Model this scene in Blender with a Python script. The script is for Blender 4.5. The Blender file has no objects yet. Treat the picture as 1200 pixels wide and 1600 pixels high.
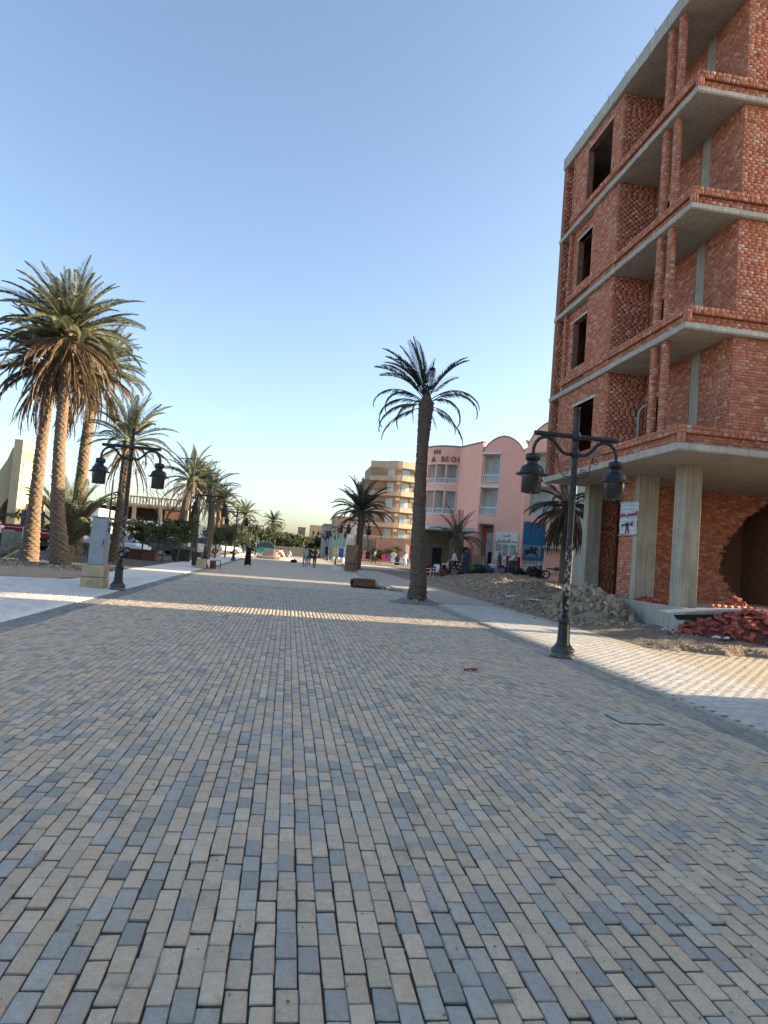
import bpy, bmesh, math, random
import numpy as np
from mathutils import Vector, Matrix, Euler
random.seed(7); rng = np.random.default_rng(7)
PI = math.pi; R = math.radians
S = bpy.context.scene
COL = S.collection

# ------------------------------------------------------------------ camera
F = 1060.0; CAM_H = 1.65; LEAN = 0.08
ds = Vector((451 - 600, -(852.5 - 800), -F)).normalized()
DV = F * F / (149 * LEAN + 52.5)
up = Vector((LEAN * DV, DV, -F)).normalized()
xa = ds.cross(up).normalized()
cam = bpy.data.cameras.new('camera'); cam.sensor_fit = 'HORIZONTAL'; cam.sensor_width = 36
cam.lens = 36 * F / 1200; cam.clip_start = 0.05; cam.clip_end = 6000
co = bpy.data.objects.new('camera', cam); COL.objects.link(co)
m3 = Matrix((xa, ds, up))
co.matrix_world = Matrix.Translation((0, 0, CAM_H)) @ m3.to_4x4()
S.camera = co

# ------------------------------------------------------------------ light
SUN_EL = 12.0         # degrees above the horizon
SUN_AZ = 88.0         # degrees clockwise from +Y (the street) : from the right, a little ahead
w = bpy.data.worlds.new('World'); S.world = w; w.use_nodes = True
nt = w.node_tree; nt.nodes.clear()
sky = nt.nodes.new('ShaderNodeTexSky'); sky.sky_type = 'NISHITA'; sky.sun_disc = False
sky.sun_elevation = R(SUN_EL); sky.sun_rotation = R(SUN_AZ)
sky.air_density = 0.78; sky.dust_density = 2.0; sky.ozone_density = 1.0; sky.altitude = 0
bg = nt.nodes.new('ShaderNodeBackground'); bg.inputs[1].default_value = 0.115
ow = nt.nodes.new('ShaderNodeOutputWorld')
nt.links.new(sky.outputs[0], bg.inputs[0]); nt.links.new(bg.outputs[0], ow.inputs[0])
sl = bpy.data.lights.new('sun', 'SUN'); sl.energy = 5.0; sl.angle = R(0.5); sl.color = (1.0, 0.78, 0.52)
so = bpy.data.objects.new('sun', sl); COL.objects.link(so)
sd = Vector((math.sin(R(SUN_AZ)) * math.cos(R(SUN_EL)), math.cos(R(SUN_AZ)) * math.cos(R(SUN_EL)), math.sin(R(SUN_EL))))
so.rotation_euler = sd.to_track_quat('Z', 'Y').to_euler(); so.location = sd * 200
vs = S.view_settings; vs.view_transform = 'Standard'; vs.look = 'None'; vs.gamma = 1; vs.exposure = 1.93
vs.use_curve_mapping = False
S.render.engine = 'CYCLES'; S.cycles.max_bounces = 6; S.cycles.use_denoising = True

# ------------------------------------------------------------------ materials
MATS = {}
def nodes(name):
    m = bpy.data.materials.new(name); m.use_nodes = True
    t = m.node_tree; b = t.nodes['Principled BSDF']
    return m, t, b
def N(t, kind, **kw):
    n = t.nodes.new(kind)
    for k, v in kw.items():
        if k.startswith('i_'):
            key = k[2:]; key = int(key) if key.isdigit() else key
            n.inputs[key].default_value = v
        else: setattr(n, k, v)
    return n
def math_n(t, op, a, b=None, c=None):
    n = t.nodes.new('ShaderNodeMath'); n.operation = op
    for i, v in enumerate((a, b, c)):
        if v is None: continue
        if isinstance(v, (int, float)): n.inputs[i].default_value = v
        else: t.links.new(v, n.inputs[i])
    return n.outputs[0]
def mix_c(t, fac, a, b, mode='MIX'):
    n = t.nodes.new('ShaderNodeMix'); n.data_type = 'RGBA'; n.blend_type = mode
    for s, v in ((0, fac), (6, a), (7, b)):
        if isinstance(v, (int, float)): n.inputs[s].default_value = v
        elif isinstance(v, tuple): n.inputs[s].default_value = (*v, 1) if len(v) == 3 else v
        else: t.links.new(v, n.inputs[s])
    return n.outputs[2]
def ramp(t, v, pts):
    n = t.nodes.new('ShaderNodeValToRGB'); e = n.color_ramp.elements
    while len(e) < len(pts): e.new(0.5)
    for i, (p, c) in enumerate(pts):
        e[i].position = p; e[i].color = (*c, 1) if len(c) == 3 else c
    t.links.new(v, n.inputs[0]); return n.outputs[0]
def noise(t, vec, scale, detail=4, rough=.6):
    n = N(t, 'ShaderNodeTexNoise'); n.inputs['Scale'].default_value = scale
    n.inputs['Detail'].default_value = detail; n.inputs['Roughness'].default_value = rough
    t.links.new(vec, n.inputs['Vector']); return n.outputs[0]
def rnd(t):
    """a random number per mesh island and per object"""
    g = N(t, 'ShaderNodeNewGeometry'); o = N(t, 'ShaderNodeObjectInfo')
    return math_n(t, 'FRACT', math_n(t, 'ADD', g.outputs['Random Per Island'], math_n(t, 'MULTIPLY', o.outputs['Random'], 7.31)))
def bump_to(t, b, h, strength, dist=.02):
    n = N(t, 'ShaderNodeBump'); n.inputs['Strength'].default_value = strength; n.inputs['Distance'].default_value = dist
    t.links.new(h, n.inputs['Height']); t.links.new(n.outputs[0], b.inputs['Normal'])
def mat(name, col, rough=.85, var=.18, scale=6.0, bump=0.0, col2=None, isl=0.0, metal=0.0, spec=.3, fine=None, emit=None, sharp=None):
    """plain procedural surface: base colour, cloudy variation towards col2, per-piece variation"""
    if name in MATS: return MATS[name]
    m, t, b = nodes(name)
    pos = N(t, 'ShaderNodeNewGeometry').outputs['Position']
    n1 = noise(t, pos, scale, 6, .65)
    c2 = col2 or tuple(max(0, c * (1 - var * 2.2)) for c in col)
    lo, hi = sharp or (.35, .68)
    f = math_n(t, 'MULTIPLY', ramp(t, n1, [(lo, (0, 0, 0)), (hi, (1, 1, 1))]), 1.0 if col2 else .9)
    c = mix_c(t, f, col, c2)
    n2 = noise(t, pos, fine or scale * 9, 3, .6)
    c = mix_c(t, .5 * min(1, var * 2), c, mix_c(t, 1.0, c, ramp(t, n2, [(.3, (.45,) * 3), (.7, (1.5,) * 3)]), 'MULTIPLY'))
    if isl:
        r_ = ramp(t, rnd(t), [(0, (1 - isl,) * 3), (1, (1 + isl,) * 3)])
        c = mix_c(t, 1.0, c, r_, 'MULTIPLY')
    t.links.new(c, b.inputs['Base Color'])
    b.inputs['Roughness'].default_value = rough; b.inputs['Metallic'].default_value = metal
    b.inputs['Specular IOR Level'].default_value = spec
    if bump: bump_to(t, b, n2 if bump > 0 else n1, abs(bump))
    if emit:
        b.inputs['Emission Color'].default_value = (*emit[:3], 1); b.inputs['Emission Strength'].default_value = emit[3]
    MATS[name] = m; return m

# ------------------------------------------------------------------ mesh helpers
class MB:
    """collects shapes and links them as ONE mesh object"""
    def __init__(s): s.v = []; s.f = []; s.mi = []; s.cur = 0
    def add(s, vs, fs):
        o = len(s.v); s.v += [tuple(p) for p in vs]
        s.f += [tuple(i + o for i in q) for q in fs]; s.mi += [s.cur] * len(fs); return s
    def box(s, c, d, rz=0, rot=None, taper=1.0):
        hx, hy, hz = d[0] / 2, d[1] / 2, d[2] / 2
        P = [Vector((x * (taper if z > 0 else 1), y * (taper if z > 0 else 1), z)) for z in (-hz, hz) for x, y in ((-hx, -hy), (hx, -hy), (hx, hy), (-hx, hy))]
        M_ = rot if rot is not None else (Matrix.Rotation(rz, 3, 'Z') if rz else None)
        if M_ is not None: P = [M_ @ p for p in P]
        return s.add([(p.x + c[0], p.y + c[1], p.z + c[2]) for p in P], [(3, 2, 1, 0), (4, 5, 6, 7), (0, 1, 5, 4), (1, 2, 6, 5), (2, 3, 7, 6), (3, 0, 4, 7)])
    def b2(s, x0, x1, y0, y1, z0, z1): return s.box(((x0 + x1) / 2, (y0 + y1) / 2, (z0 + z1) / 2), (x1 - x0, y1 - y0, z1 - z0))
    def prism(s, poly, z0, z1, axis='z'):
        n = len(poly)
        def q(a, b, z): return {'z': (a, b, z), 'y': (a, z, b), 'x': (z, a, b)}[axis]
        V = [q(a, b, z0) for a, b in poly] + [q(a, b, z1) for a, b in poly]
        Fc = [tuple(range(n))[::-1], tuple(range(n, 2 * n))] + [(i, (i + 1) % n, n + (i + 1) % n, n + i) for i in range(n)]
        if axis == 'y': Fc = [f[::-1] for f in Fc]
        return s.add(V, Fc)
    def lathe(s, prof, c=(0, 0, 0), n=16, cap=True):
        V = []; Fc = []
        for r, z in prof:
            for i in range(n): a = 2 * PI * i / n; V.append((c[0] + r * math.cos(a), c[1] + r * math.sin(a), c[2] + z))
        for k in range(len(prof) - 1):
            for i in range(n): j = (i + 1) % n; Fc.append((k * n + i, k * n + j, (k + 1) * n + j, (k + 1) * n + i))
        if cap: Fc.append(tuple(range(n))[::-1]); Fc.append(tuple(range((len(prof) - 1) * n, len(prof) * n)))
        return s.add(V, Fc)
    def tube(s, pts, rad, n=8, cap=True):
        pts = [Vector(p) for p in pts]; k = len(pts)
        rad = rad if isinstance(rad, (list, tuple)) else [rad] * k
        V = []; Fc = []; up_ = None
        for i, p in enumerate(pts):
            t = (pts[min(i + 1, k - 1)] - pts[max(i - 1, 0)]).normalized()
            if up_ is None:
                a = Vector((0, 0, 1)) if abs(t.z) < .9 else Vector((1, 0, 0)); up_ = (a - t * a.dot(t)).normalized()
            else:
                up_ = up_ - t * up_.dot(t); up_ = up_.normalized() if up_.length > 1e-6 else t.orthogonal().normalized()
            b = t.cross(up_)
            for j in range(n): an = 2 * PI * j / n; V.append(p + (up_ * math.cos(an) + b * math.sin(an)) * rad[i])
        for i in range(k - 1):
            for j in range(n): q = (j + 1) % n; Fc.append((i * n + j, i * n + q, (i + 1) * n + q, (i + 1) * n + j))
        if cap: Fc.append(tuple(range(n))[::-1]); Fc.append(tuple(range((k - 1) * n, k * n)))
        return s.add(V, Fc)
    def quad(s, a, b, c, d): return s.add([a, b, c, d], [(0, 1, 2, 3)])
    def blob(s, c, r, n=6, m=8, jit=.2, rs=random):
        V = []; Fc = []
        V.append((c[0], c[1], c[2] - r[2]))
        for i in range(1, n):
            ph = -PI / 2 + PI * i / n
            for j in range(m):
                a = 2 * PI * j / m; k = 1 + rs.uniform(-jit, jit)
                V.append((c[0] + r[0] * k * math.cos(ph) * math.cos(a), c[1] + r[1] * k * math.cos(ph) * math.sin(a), c[2] + r[2] * k * math.sin(ph)))
        V.append((c[0], c[1], c[2] + r[2])); L = len(V) - 1
        for j in range(m):
            q = (j + 1) % m; Fc.append((0, 1 + q, 1 + j)); Fc.append((L, L - m + j, L - m + q))
            for i in range(n - 2): Fc.append((1 + i * m + j, 1 + i * m + q, 1 + (i + 1) * m + q, 1 + (i + 1) * m + j))
        return s.add(V, Fc)
    def mesh(s, name, mats, smooth=False):
        me = bpy.data.meshes.new(name); me.from_pydata(s.v, [], s.f)
        for m in (mats if isinstance(mats, (list, tuple)) else [mats]): me.materials.append(m)
        if any(s.mi): me.polygons.foreach_set('material_index', s.mi)
        if smooth: me.polygons.foreach_set('use_smooth', [True] * len(me.polygons))
        me.update(); return me
    def build(s, name, mats, parent=None, smooth=False, bevel=0):
        if parent is not None:
            o = wloc(parent)
            if o.length > 0: s.v = [(a - o.x, b - o.y, c - o.z) for a, b, c in s.v]
        ob = obj(name, s.mesh(name, mats, smooth), parent)
        if bevel:
            md = ob.modifiers.new('bevel', 'BEVEL'); md.width = bevel; md.segments = 1; md.limit_method = 'ANGLE'
        return ob
def wloc(o):
    v = Vector((0, 0, 0))
    while o is not None: v = v + o.location; o = o.parent
    return v
def obj(name, me, parent=None, loc=None):
    o = bpy.data.objects.new(name, me); COL.objects.link(o)
    if parent is not None: o.parent = parent
    if loc is not None: o.location = loc
    return o
def tag(o, label, cat, group=None):
    o['label'] = label; o['category'] = cat
    if group: o['group'] = group
    return o
def thing(name, label, cat, loc=(0, 0, 0), rz=0, group=None):
    o = bpy.data.objects.new(name, None); COL.objects.link(o); o.empty_display_size = .1
    o.location = loc; o.rotation_euler = (0, 0, rz); return tag(o, label, cat, group)
def struct(o): o['kind'] = 'structure'; return o
def stuff(o): o['kind'] = 'stuff'; return o
def dup(root, loc, rz=0, label=None, scale=1.0):
    r = root.copy(); COL.objects.link(r); r.location = loc; r.rotation_euler = (0, 0, rz); r.scale = (scale,) * 3
    if label: r['label'] = label
    def kids(a, b):
        for ch in a.children:
            c = ch.copy(); COL.objects.link(c); c.parent = b; kids(ch, c)
    kids(root, r); return r
def soup(name, V, Fq, material, parent=None, smooth=False):
    """numpy verts (n,3), quads (m,4) -> object"""
    me = bpy.data.meshes.new(name); V = np.asarray(V, dtype=np.float32); Fq = np.asarray(Fq, dtype=np.int32)
    if parent is not None: o = wloc(parent); V = V - np.array([o.x, o.y, o.z], dtype=np.float32)
    me.vertices.add(len(V)); me.vertices.foreach_set('co', V.ravel())
    k = Fq.shape[1]; me.loops.add(Fq.size); me.loops.foreach_set('vertex_index', Fq.ravel())
    me.polygons.add(len(Fq)); me.polygons.foreach_set('loop_start', np.arange(0, Fq.size, k, dtype=np.int32))
    me.polygons.foreach_set('loop_total', np.full(len(Fq), k, dtype=np.int32))
    if smooth: me.polygons.foreach_set('use_smooth', np.ones(len(Fq), dtype=bool))
    me.materials.append(material); me.update(calc_edges=True); me.validate()
    return obj(name, me, parent)
def text(body, size, material, name, parent, M4, depth=.01, align='CENTER'):
    cu = bpy.data.curves.new(name, 'FONT'); cu.body = body; cu.size = size; cu.align_x = align; cu.extrude = depth
    o = bpy.data.objects.new(name, cu); cu.materials.append(material); COL.objects.link(o)
    dg = bpy.context.evaluated_depsgraph_get()
    me = bpy.data.meshes.new_from_object(o.evaluated_get(dg)); bpy.data.objects.remove(o)
    o = obj(name, me, parent); o.matrix_local = Matrix.Translation(-wloc(parent)) @ M4; return o
# ================================================================== SETTING: ground and paving
PW, PL = 0.0900, 0.1830          # paver pitch across / along the street
XL, XR = -4.59, 5.32             # outer edges of the promenade (border strips included)
BL, BR = -4.14, 4.86             # inner edges of the border strips
def paver_mat(name, kind):
    m, t, b = nodes(name)
    pos = N(t, 'ShaderNodeNewGeometry').outputs['Position']
    sp = N(t, 'ShaderNodeSeparateXYZ'); t.links.new(pos, sp.inputs[0])
    cx = math_n(t, 'DIVIDE', sp.outputs[0], PW); ci = math_n(t, 'FLOOR', cx)
    off = math_n(t, 'MULTIPLY', math_n(t, 'PINGPONG', ci, 1.0), .5)
    cy = math_n(t, 'ADD', math_n(t, 'DIVIDE', sp.outputs[1], PL), off); ri = math_n(t, 'FLOOR', cy)
    cv = N(t, 'ShaderNodeCombineXYZ'); t.links.new(ci, cv.inputs[0]); t.links.new(ri, cv.inputs[1])
    wn = N(t, 'ShaderNodeTexWhiteNoise'); wn.noise_dimensions = '3D'; t.links.new(cv.outputs[0], wn.inputs['Vector'])
    r1 = wn.outputs['Value']; sc = N(t, 'ShaderNodeSeparateColor'); t.links.new(wn.outputs['Color'], sc.inputs[0]); r2 = sc.outputs[1]; r3 = sc.outputs[2]
    tan = ramp(t, r2, [(0, (.50, .385, .265)), (.5, (.575, .44, .30)), (1, (.64, .505, .355))])
    gry = ramp(t, r2, [(0, (.305, .29, .25)), (.6, (.395, .37, .315)), (1, (.50, .455, .375))])
    if kind == 'mix':
        c = mix_c(t, math_n(t, 'LESS_THAN', r1, .32), tan, gry)
        # a few in-between stones
        c = mix_c(t, math_n(t, 'MULTIPLY', math_n(t, 'GREATER_THAN', r3, .86), .45), c, (.47, .39, .30))
    else:
        c = ramp(t, r2, [(0, (.165, .172, .165)), (.5, (.205, .212, .20)), (1, (.255, .255, .238))])
    fine = noise(t, pos, 160, 4, .7); mid = noise(t, pos, 26, 5, .65); big = noise(t, pos, .55, 5, .6)
    c = mix_c(t, 1.0, c, ramp(t, mid, [(.3, (.86,) * 3), (.7, (1.13,) * 3)]), 'MULTIPLY')
    c = mix_c(t, 1.0, c, ramp(t, fine, [(.3, (.74,) * 3), (.7, (1.24,) * 3)]), 'MULTIPLY')
    spk = ramp(t, noise(t, pos, 420, 2, .5), [(.60, (1,) * 3), (.70, (.62,) * 3)]); c = mix_c(t, 1.0, c, spk, 'MULTIPLY')
    # dust lying on the stones, thicker in patches and towards the right-hand side
    hi_ = .42 if kind == 'mix' else .95
    side = ramp(t, math_n(t, 'DIVIDE', math_n(t, 'ADD', sp.outputs[0], 4), 10.0), [(0, (.10,) * 3), (.55, (.16,) * 3), (1, (hi_,) * 3)])
    dust = math_n(t, 'MULTIPLY', ramp(t, big, [(.36, (.3,) * 3), (.70, (1, 1, 1))]), side)
    drift = math_n(t, 'MULTIPLY', ramp(t, noise(t, pos, .33, 6, .7), [(.50, (0,) * 3), (.70, (1,) * 3)]), .72)
    dust = math_n(t, 'MAXIMUM', dust, drift)
    dust = math_n(t, 'MULTIPLY', dust, ramp(t, mid, [(.3, (.55,) * 3), (.65, (1.25,) * 3)]))
    c = mix_c(t, dust, c, (.50, .43, .345))
    stain = ramp(t, noise(t, pos, 1.7, 6, .75), [(.30, (.62,) * 3), (.42, (1,) * 3)])
    c = mix_c(t, .8, c, mix_c(t, 1.0, c, stain, 'MULTIPLY'))
    # joints (only where stones are not built as geometry)
    fx = math_n(t, 'FRACT', cx); fy = math_n(t, 'FRACT', cy)
    jx = math_n(t, 'GREATER_THAN', math_n(t, 'ABSOLUTE', math_n(t, 'SUBTRACT', fx, .5)), .455)
    jy = math_n(t, 'GREATER_THAN', math_n(t, 'ABSOLUTE', math_n(t, 'SUBTRACT', fy, .5)), .468)
    j = math_n(t, 'MAXIMUM', jx, jy)
    c = mix_c(t, math_n(t, 'MULTIPLY', j, .6), c, (.12, .11, .10))
    # earth caught on the sides of the stones, down in the joints
    low = ramp(t, math_n(t, 'MULTIPLY', sp.outputs[2], -100), [(.62, (0,) * 3), (.95, (1,) * 3)])
    c = mix_c(t, math_n(t, 'MULTIPLY', low, .85), c, (.085, .075, .062))
    t.links.new(c, b.inputs['Base Color']); b.inputs['Specular IOR Level'].default_value = .35
    t.links.new(ramp(t, mid, [(.3, (.62,) * 3), (.7, (.85,) * 3)]), b.inputs['Roughness'])
    bump_to(t, b, math_n(t, 'ADD', fine, mid), .5, .005)
    return m
M_paver = paver_mat('paver_tan_and_grey', 'mix'); M_border = paver_mat('paver_border_grey', 'grey')
M_sand = mat('joint_sand', (.13, .115, .098), .95, .25, 30, .3)
M_dirt = mat('dusty_soil', (.33, .255, .185), .97, .2, 1.3, .5, col2=(.235, .185, .14), fine=45)
M_desert = mat('far_sand', (.33, .27, .20), .97, .15, .05, 0)

def paver_block(w, l, depth=.03, bev=.005):
    """unit stone as vertex offsets and faces"""
    hx, hy = w / 2, l / 2
    V = []
    for x, y, z in ((hx, hy, -depth), (hx, hy, -bev), (hx - bev, hy - bev, 0)):
        V += [(-x, -y, z), (x, -y, z), (x, y, z), (-x, y, z)]
    Fc = [(8, 9, 10, 11)]
    for k in (0, 4):
        for i in range(4): j = (i + 1) % 4; Fc.append((k + i, k + j, k + 4 + j, k + 4 + i))
    return np.array(V), np.array(Fc)
def lay(centres, block, jz=.0030, jt=.010, jr=.010, jxy=.0016):
    V0, F0 = block; n = len(centres); c = np.asarray(centres, float)
    dx = rng.normal(0, jxy, n); dy = rng.normal(0, jxy * 1.3, n); dz = np.clip(rng.normal(0, jz, n), -.0035, .005)
    tx = rng.normal(0, jt, n); ty = rng.normal(0, jt, n); rz = rng.normal(0, jr, n)
    k = 1 + rng.normal(0, .012, n)
    x = V0[None, :, 0] * k[:, None]; y = V0[None, :, 1]
    X = c[:, 0, None] + dx[:, None] + x - y * rz[:, None]
    Y = c[:, 1, None] + dy[:, None] + y + x * rz[:, None]
    Z = c[:, 2, None] + dz[:, None] + V0[None, :, 2] + x * tx[:, None] + y * ty[:, None]
    V = np.stack([X, Y, Z], -1).reshape(-1, 3)
    Fq = (F0[None] + (np.arange(n) * len(V0))[:, None, None]).reshape(-1, F0.shape[1])
    return V, Fq

# the bare land under everything
g = MB(); g.quad((-3000, -400, -.06), (3000, -400, -.06), (3000, 4000, -.06), (-3000, 4000, -.06))
struct(g.build('ground', M_desert))
# promenade: a bed of joint sand, stones as geometry near the camera, laid surface beyond
YG = 27.0
pb = MB(); pb.b2(BL, BR, -6, YG, -.05, -.016)
prom = struct(pb.build('promenade', M_sand))
far = MB(); far.b2(BL, BR, YG, 230, -.05, 0); far.build('far_paving', M_paver, prom)
wall_px = []
cols = range(int(round(BL / PW)), int(round(BR / PW)))
near = []; rest = []
def visible(x, y):
    v = Vector((x, y, -CAM_H)); c = m3.transposed() @ v
    if c.z >= 0: return False
    px = 600 + F * c.x / -c.z; py = 800 - F * c.y / -c.z
    return -5 < px < 1205 and py < 1625
for ci in cols:
    off = .5 * (ci % 2)
    for ri in range(4, int(YG / PL)):
        x = (ci + .5) * PW; y = (ri + .5 - off) * PL
        (near if visible(x, y) and y < 3.9 else rest).append((x, y, 0))
near.sort(key=lambda p: p[1]); rest += near[300:]; near = near[:300]
blk = paver_block(PW * .945, PL * .938)
V, Fq = lay(rest, blk)
stuff(soup('paving_stones', V, Fq, M_paver, prom))
pm = [soup('paver', *lay([(0, 0, 0)], blk), M_paver) for _ in range(6)]
pmesh = [o.data for o in pm]
for o in pm: bpy.data.objects.remove(o)
for i, (x, y, z) in enumerate(near):
    o = obj('paver', pmesh[i % 6], prom, (x + random.gauss(0, .0012), y + random.gauss(0, .0018), max(-.003, random.gauss(0, .0026))))
    o.rotation_euler = (random.gauss(0, .011), random.gauss(0, .011), random.gauss(0, .010) + (PI if random.random() < .5 else 0))
# border strips of grey stones on both sides
for nm, x0, x1 in (('left_border_strip', XL, BL), ('right_border_strip', BR, XR - .08)):
    q = MB(); q.b2(x0, x1, -6, YG, -.05, -.012); st = struct(q.build(nm, M_sand))
    q = MB(); q.b2(x0, x1, YG, 230, -.05, .001); q.build('far_paving', M_border, st)
    cs = []
    for ci in range(int(math.floor(x0 / PW)), int(math.floor(x1 / PW)) + 1):
        x = (ci + .5) * PW
        if x - PW / 2 < x0 - .012 or x + PW / 2 > x1 + .012: continue
        for ri in range(4, int(YG / PL)): cs.append((x, (ri + .5 - .5 * (ci % 2)) * PL, .001))
    stuff(soup('paving_stones', *lay(cs, blk), M_border, st))
# pale kerb along the right side
M_kerb = mat('pale_kerb', (.50, .45, .36), .9, .2, 3, .3)
kb = struct(MB().b2(XR - .075, XR + .005, 0, 4, -.05, .03).build('right_kerb', M_kerb))
kme = MB().b2(-.04, .04, -.245, .245, -.05, .032).mesh('kerb_stone', M_kerb)
y = 4.3
while y < 60:
    o = obj('kerb_stone', kme, kb, (XR - .035 + random.gauss(0, .002), y, random.gauss(0, .004))); o.rotation_euler = (random.gauss(0, .006), random.gauss(0, .02), random.gauss(0, .012)); y += .50
# pale interlocking pavers to both sides
def white_mat(name, band):
    m, t, b = nodes(name)
    pos = N(t, 'ShaderNodeNewGeometry').outputs['Position']; sp = N(t, 'ShaderNodeSeparateXYZ'); t.links.new(pos, sp.inputs[0])
    r = rnd(t); kk = 1.0 if band else 1.22
    c = ramp(t, r, [(0, (.52 * kk, .49 * kk, .44 * kk)), (.5, (.60 * kk, .565 * kk, .505 * kk)), (1, (.66 * kk, .62 * kk, .555 * kk))])
    if band:
        k = math_n(t, 'MULTIPLY', math_n(t, 'GREATER_THAN', sp.outputs[0], 7.58), math_n(t, 'LESS_THAN', sp.outputs[0], 90))
        c = mix_c(t, math_n(t, 'MULTIPLY', k, .8), c, (.56, .465, .32))
    mid = noise(t, pos, 9, 5, .65); fine = noise(t, pos, 90, 4, .7); big = noise(t, pos, .7, 4)
    c = mix_c(t, 1.0, c, ramp(t, mid, [(.3, (.82,) * 3), (.7, (1.1,) * 3)]), 'MULTIPLY')
    c = mix_c(t, 1.0, c, ramp(t, fine, [(.3, (.86,) * 3), (.7, (1.1,) * 3)]), 'MULTIPLY')
    c = mix_c(t, math_n(t, 'MULTIPLY', ramp(t, big, [(.45, (0,) * 3), (.75, (1,) * 3)]), .45), c, (.45, .37, .28))
    t.links.new(c, b.inputs['Base Color']); b.inputs['Roughness'].default_value = .85; b.inputs['Specular IOR Level'].default_value = .3
    bump_to(t, b, fine, .3, .004); return m
M_white = white_mat('pale_interlocking_paver', False); M_white_r = white_mat('pale_and_ochre_interlocking_paver', True)
def uni_block(L, W, a=.016, gap=.0085, depth=.03, bev=.006):
    def ring(g_, z):
        xs = [0, .25, .5, .75, 1]; lo = [(L * k, (a if i % 2 else 0)) for i, k in enumerate(xs)]; hi = [(p[0], p[1] + W) for p in lo][::-1]
        pts = []
        for i, (x, y) in enumerate(lo): pts.append((x + (g_ if i == 0 else -g_ if i == 4 else 0), y + g_))
        for i, (x, y) in enumerate(hi): pts.append((x + (-g_ if i == 0 else g_ if i == 4 else 0), y - g_))
        return [(x - L / 2, y - W / 2 - a / 2, z) for x, y in pts]
    V = ring(gap, -depth) + ring(gap, -bev) + ring(gap + bev, 0)
    Fc = []
    for k in (0, 10):
        for i in range(10): j = (i + 1) % 10; Fc.append((k + i, k + j, k + 10 + j, k + 10 + i))
    for i in range(4): Fc.append((20 + i, 21 + i, 20 + 8 - i, 20 + 9 - i))
    return np.array(V), np.array(Fc)
ub = uni_block(.21, .115)
def uni_area(x0, x1, y0, y1, z):
    cs = []; W_, L_ = .115, .21
    for j in range(int((y1 - y0) / W_)):
        for i in range(int((x1 - x0) / L_)):
            x = x0 + (i + .5 + (.5 if j % 2 else 0)) * L_; y = y0 + (j + .5) * W_
            if x + L_ / 2 <= x1 + .11: cs.append((x, y, z))
    return cs
rp = struct(MB().b2(XR, 14.5, 1, 60, -.05, .012).build('right_pavement', M_sand))
cs = [c for c in uni_area(XR + .01, 14.2, 4.5, 24, .028) if c[0] < 9.1 or c[1] < 14.15]
nearw = sorted([c for c in cs if visible(c[0], c[1]) and c[1] < 11], key=lambda c: c[1])[:300]; ns = set(nearw)
stuff(soup('paving_stones', *lay([c for c in cs if c not in ns], ub, .0015, .008, .006), M_white_r, rp))
um = soup('paver', *lay([(0, 0, 0)], ub, 0, 0, 0), M_white_r); ume = um.data; bpy.data.objects.remove(um)
for c in nearw:
    o = obj('paver', ume, rp, (c[0], c[1], c[2] + random.gauss(0, .0015))); o.rotation_euler = (random.gauss(0, .008), random.gauss(0, .008), random.gauss(0, .006))
M_dustp = mat('dust_covered_paving', (.46, .375, .28), .95, .15, 1.2, .4, col2=(.36, .31, .255), fine=30)
MB().b2(XR, 9.3, 24, 60, -.02, .027).build('far_paving', M_dustp, rp)
struct(MB().b2(6.2, 17, 63, 79, -.02, .12).build('cross_pavement', M_white_r))
lp = struct(MB().b2(-24, XL, 4, 31, -.05, .0).build('left_pavement', M_sand))
cs = [c for c in uni_area(-13, XL - .12, 10.5, 26, .016) if not (c[0] < -6.9 and c[1] > 22.6 + .25 * (c[0] + 9))]
stuff(soup('paving_stones', *lay(cs, ub, .0015, .008, .006), M_white, lp))
MB().b2(-7.2, XL - .01, 26, 210, -.02, .016).build('far_paving', M_white, lp)
MB().b2(XL - .26, XL - .004, 8, 26, -.02, .0135).build('edge_course', M_white, lp)
MB().b2(-24, -13, 4, 23, -.02, .014).build('side_paving', M_white, lp)

# uneven dirt on the right, with mounds
def dirt_h(x, y):
    n = lambda s, o: math.sin(x * s + o) * math.cos(y * s * .9 + o * 1.7)
    e = min(1, max(0, (x - 8.0) / 1.6)) if y < 26 else min(1, max(0, (x - (8.0 + min(1, (y - 26) / 30) * 3)) / 1.5))
    h = .03 + .13 * e * (1 + .25 * n(1.3, 0) + .15 * n(3.7, 2))
    def mound(cx, cy, rx, ry, H):
        d = ((x - cx) / rx) ** 2 + ((y - cy) / ry) ** 2
        return H * math.exp(-d * 1.6) * (1 + .25 * n(2.1, 1) + .2 * n(5, 3))
    h += mound(11.4, 31, 2.6, 6.5, .42) + mound(13.5, 38, 4, 8, .48) + mound(16, 46, 6, 8, .5) + mound(10.2, 24.6, 1.4, 2.2, .18) + mound(9.8, 28.5, 1.2, 2.6, .25)
    h += .018 * n(9, .3) + .012 * n(17, 2.2)
    if x < 8.6: h *= max(0, (x - 7.9) / .7)
    return h
M_debris_soil = mat('mound_soil', (.29, .215, .15), .97, .22, 2.2, .7, col2=(.19, .14, .10), fine=30)
xs = np.concatenate([np.arange(7.9, 16, .14), np.arange(16, 40, .6)]); ys = np.concatenate([np.arange(11.0, 60, .17), np.arange(60, 150, 2)])
def edge_y(x): return 14.15 - .18 * (x - 9) + .12 * math.sin(x * 5.1) + .07 * math.sin(x * 13)
V = [(x, y, (dirt_h(x, y) if y > edge_y(x) else dirt_h(x, y) * max(0, 1 - (edge_y(x) - y) / .4) - max(0, edge_y(x) - y) * .12) + .025 - (.03 if x < 8.0 else 0)) for y in ys for x in xs]
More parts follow.
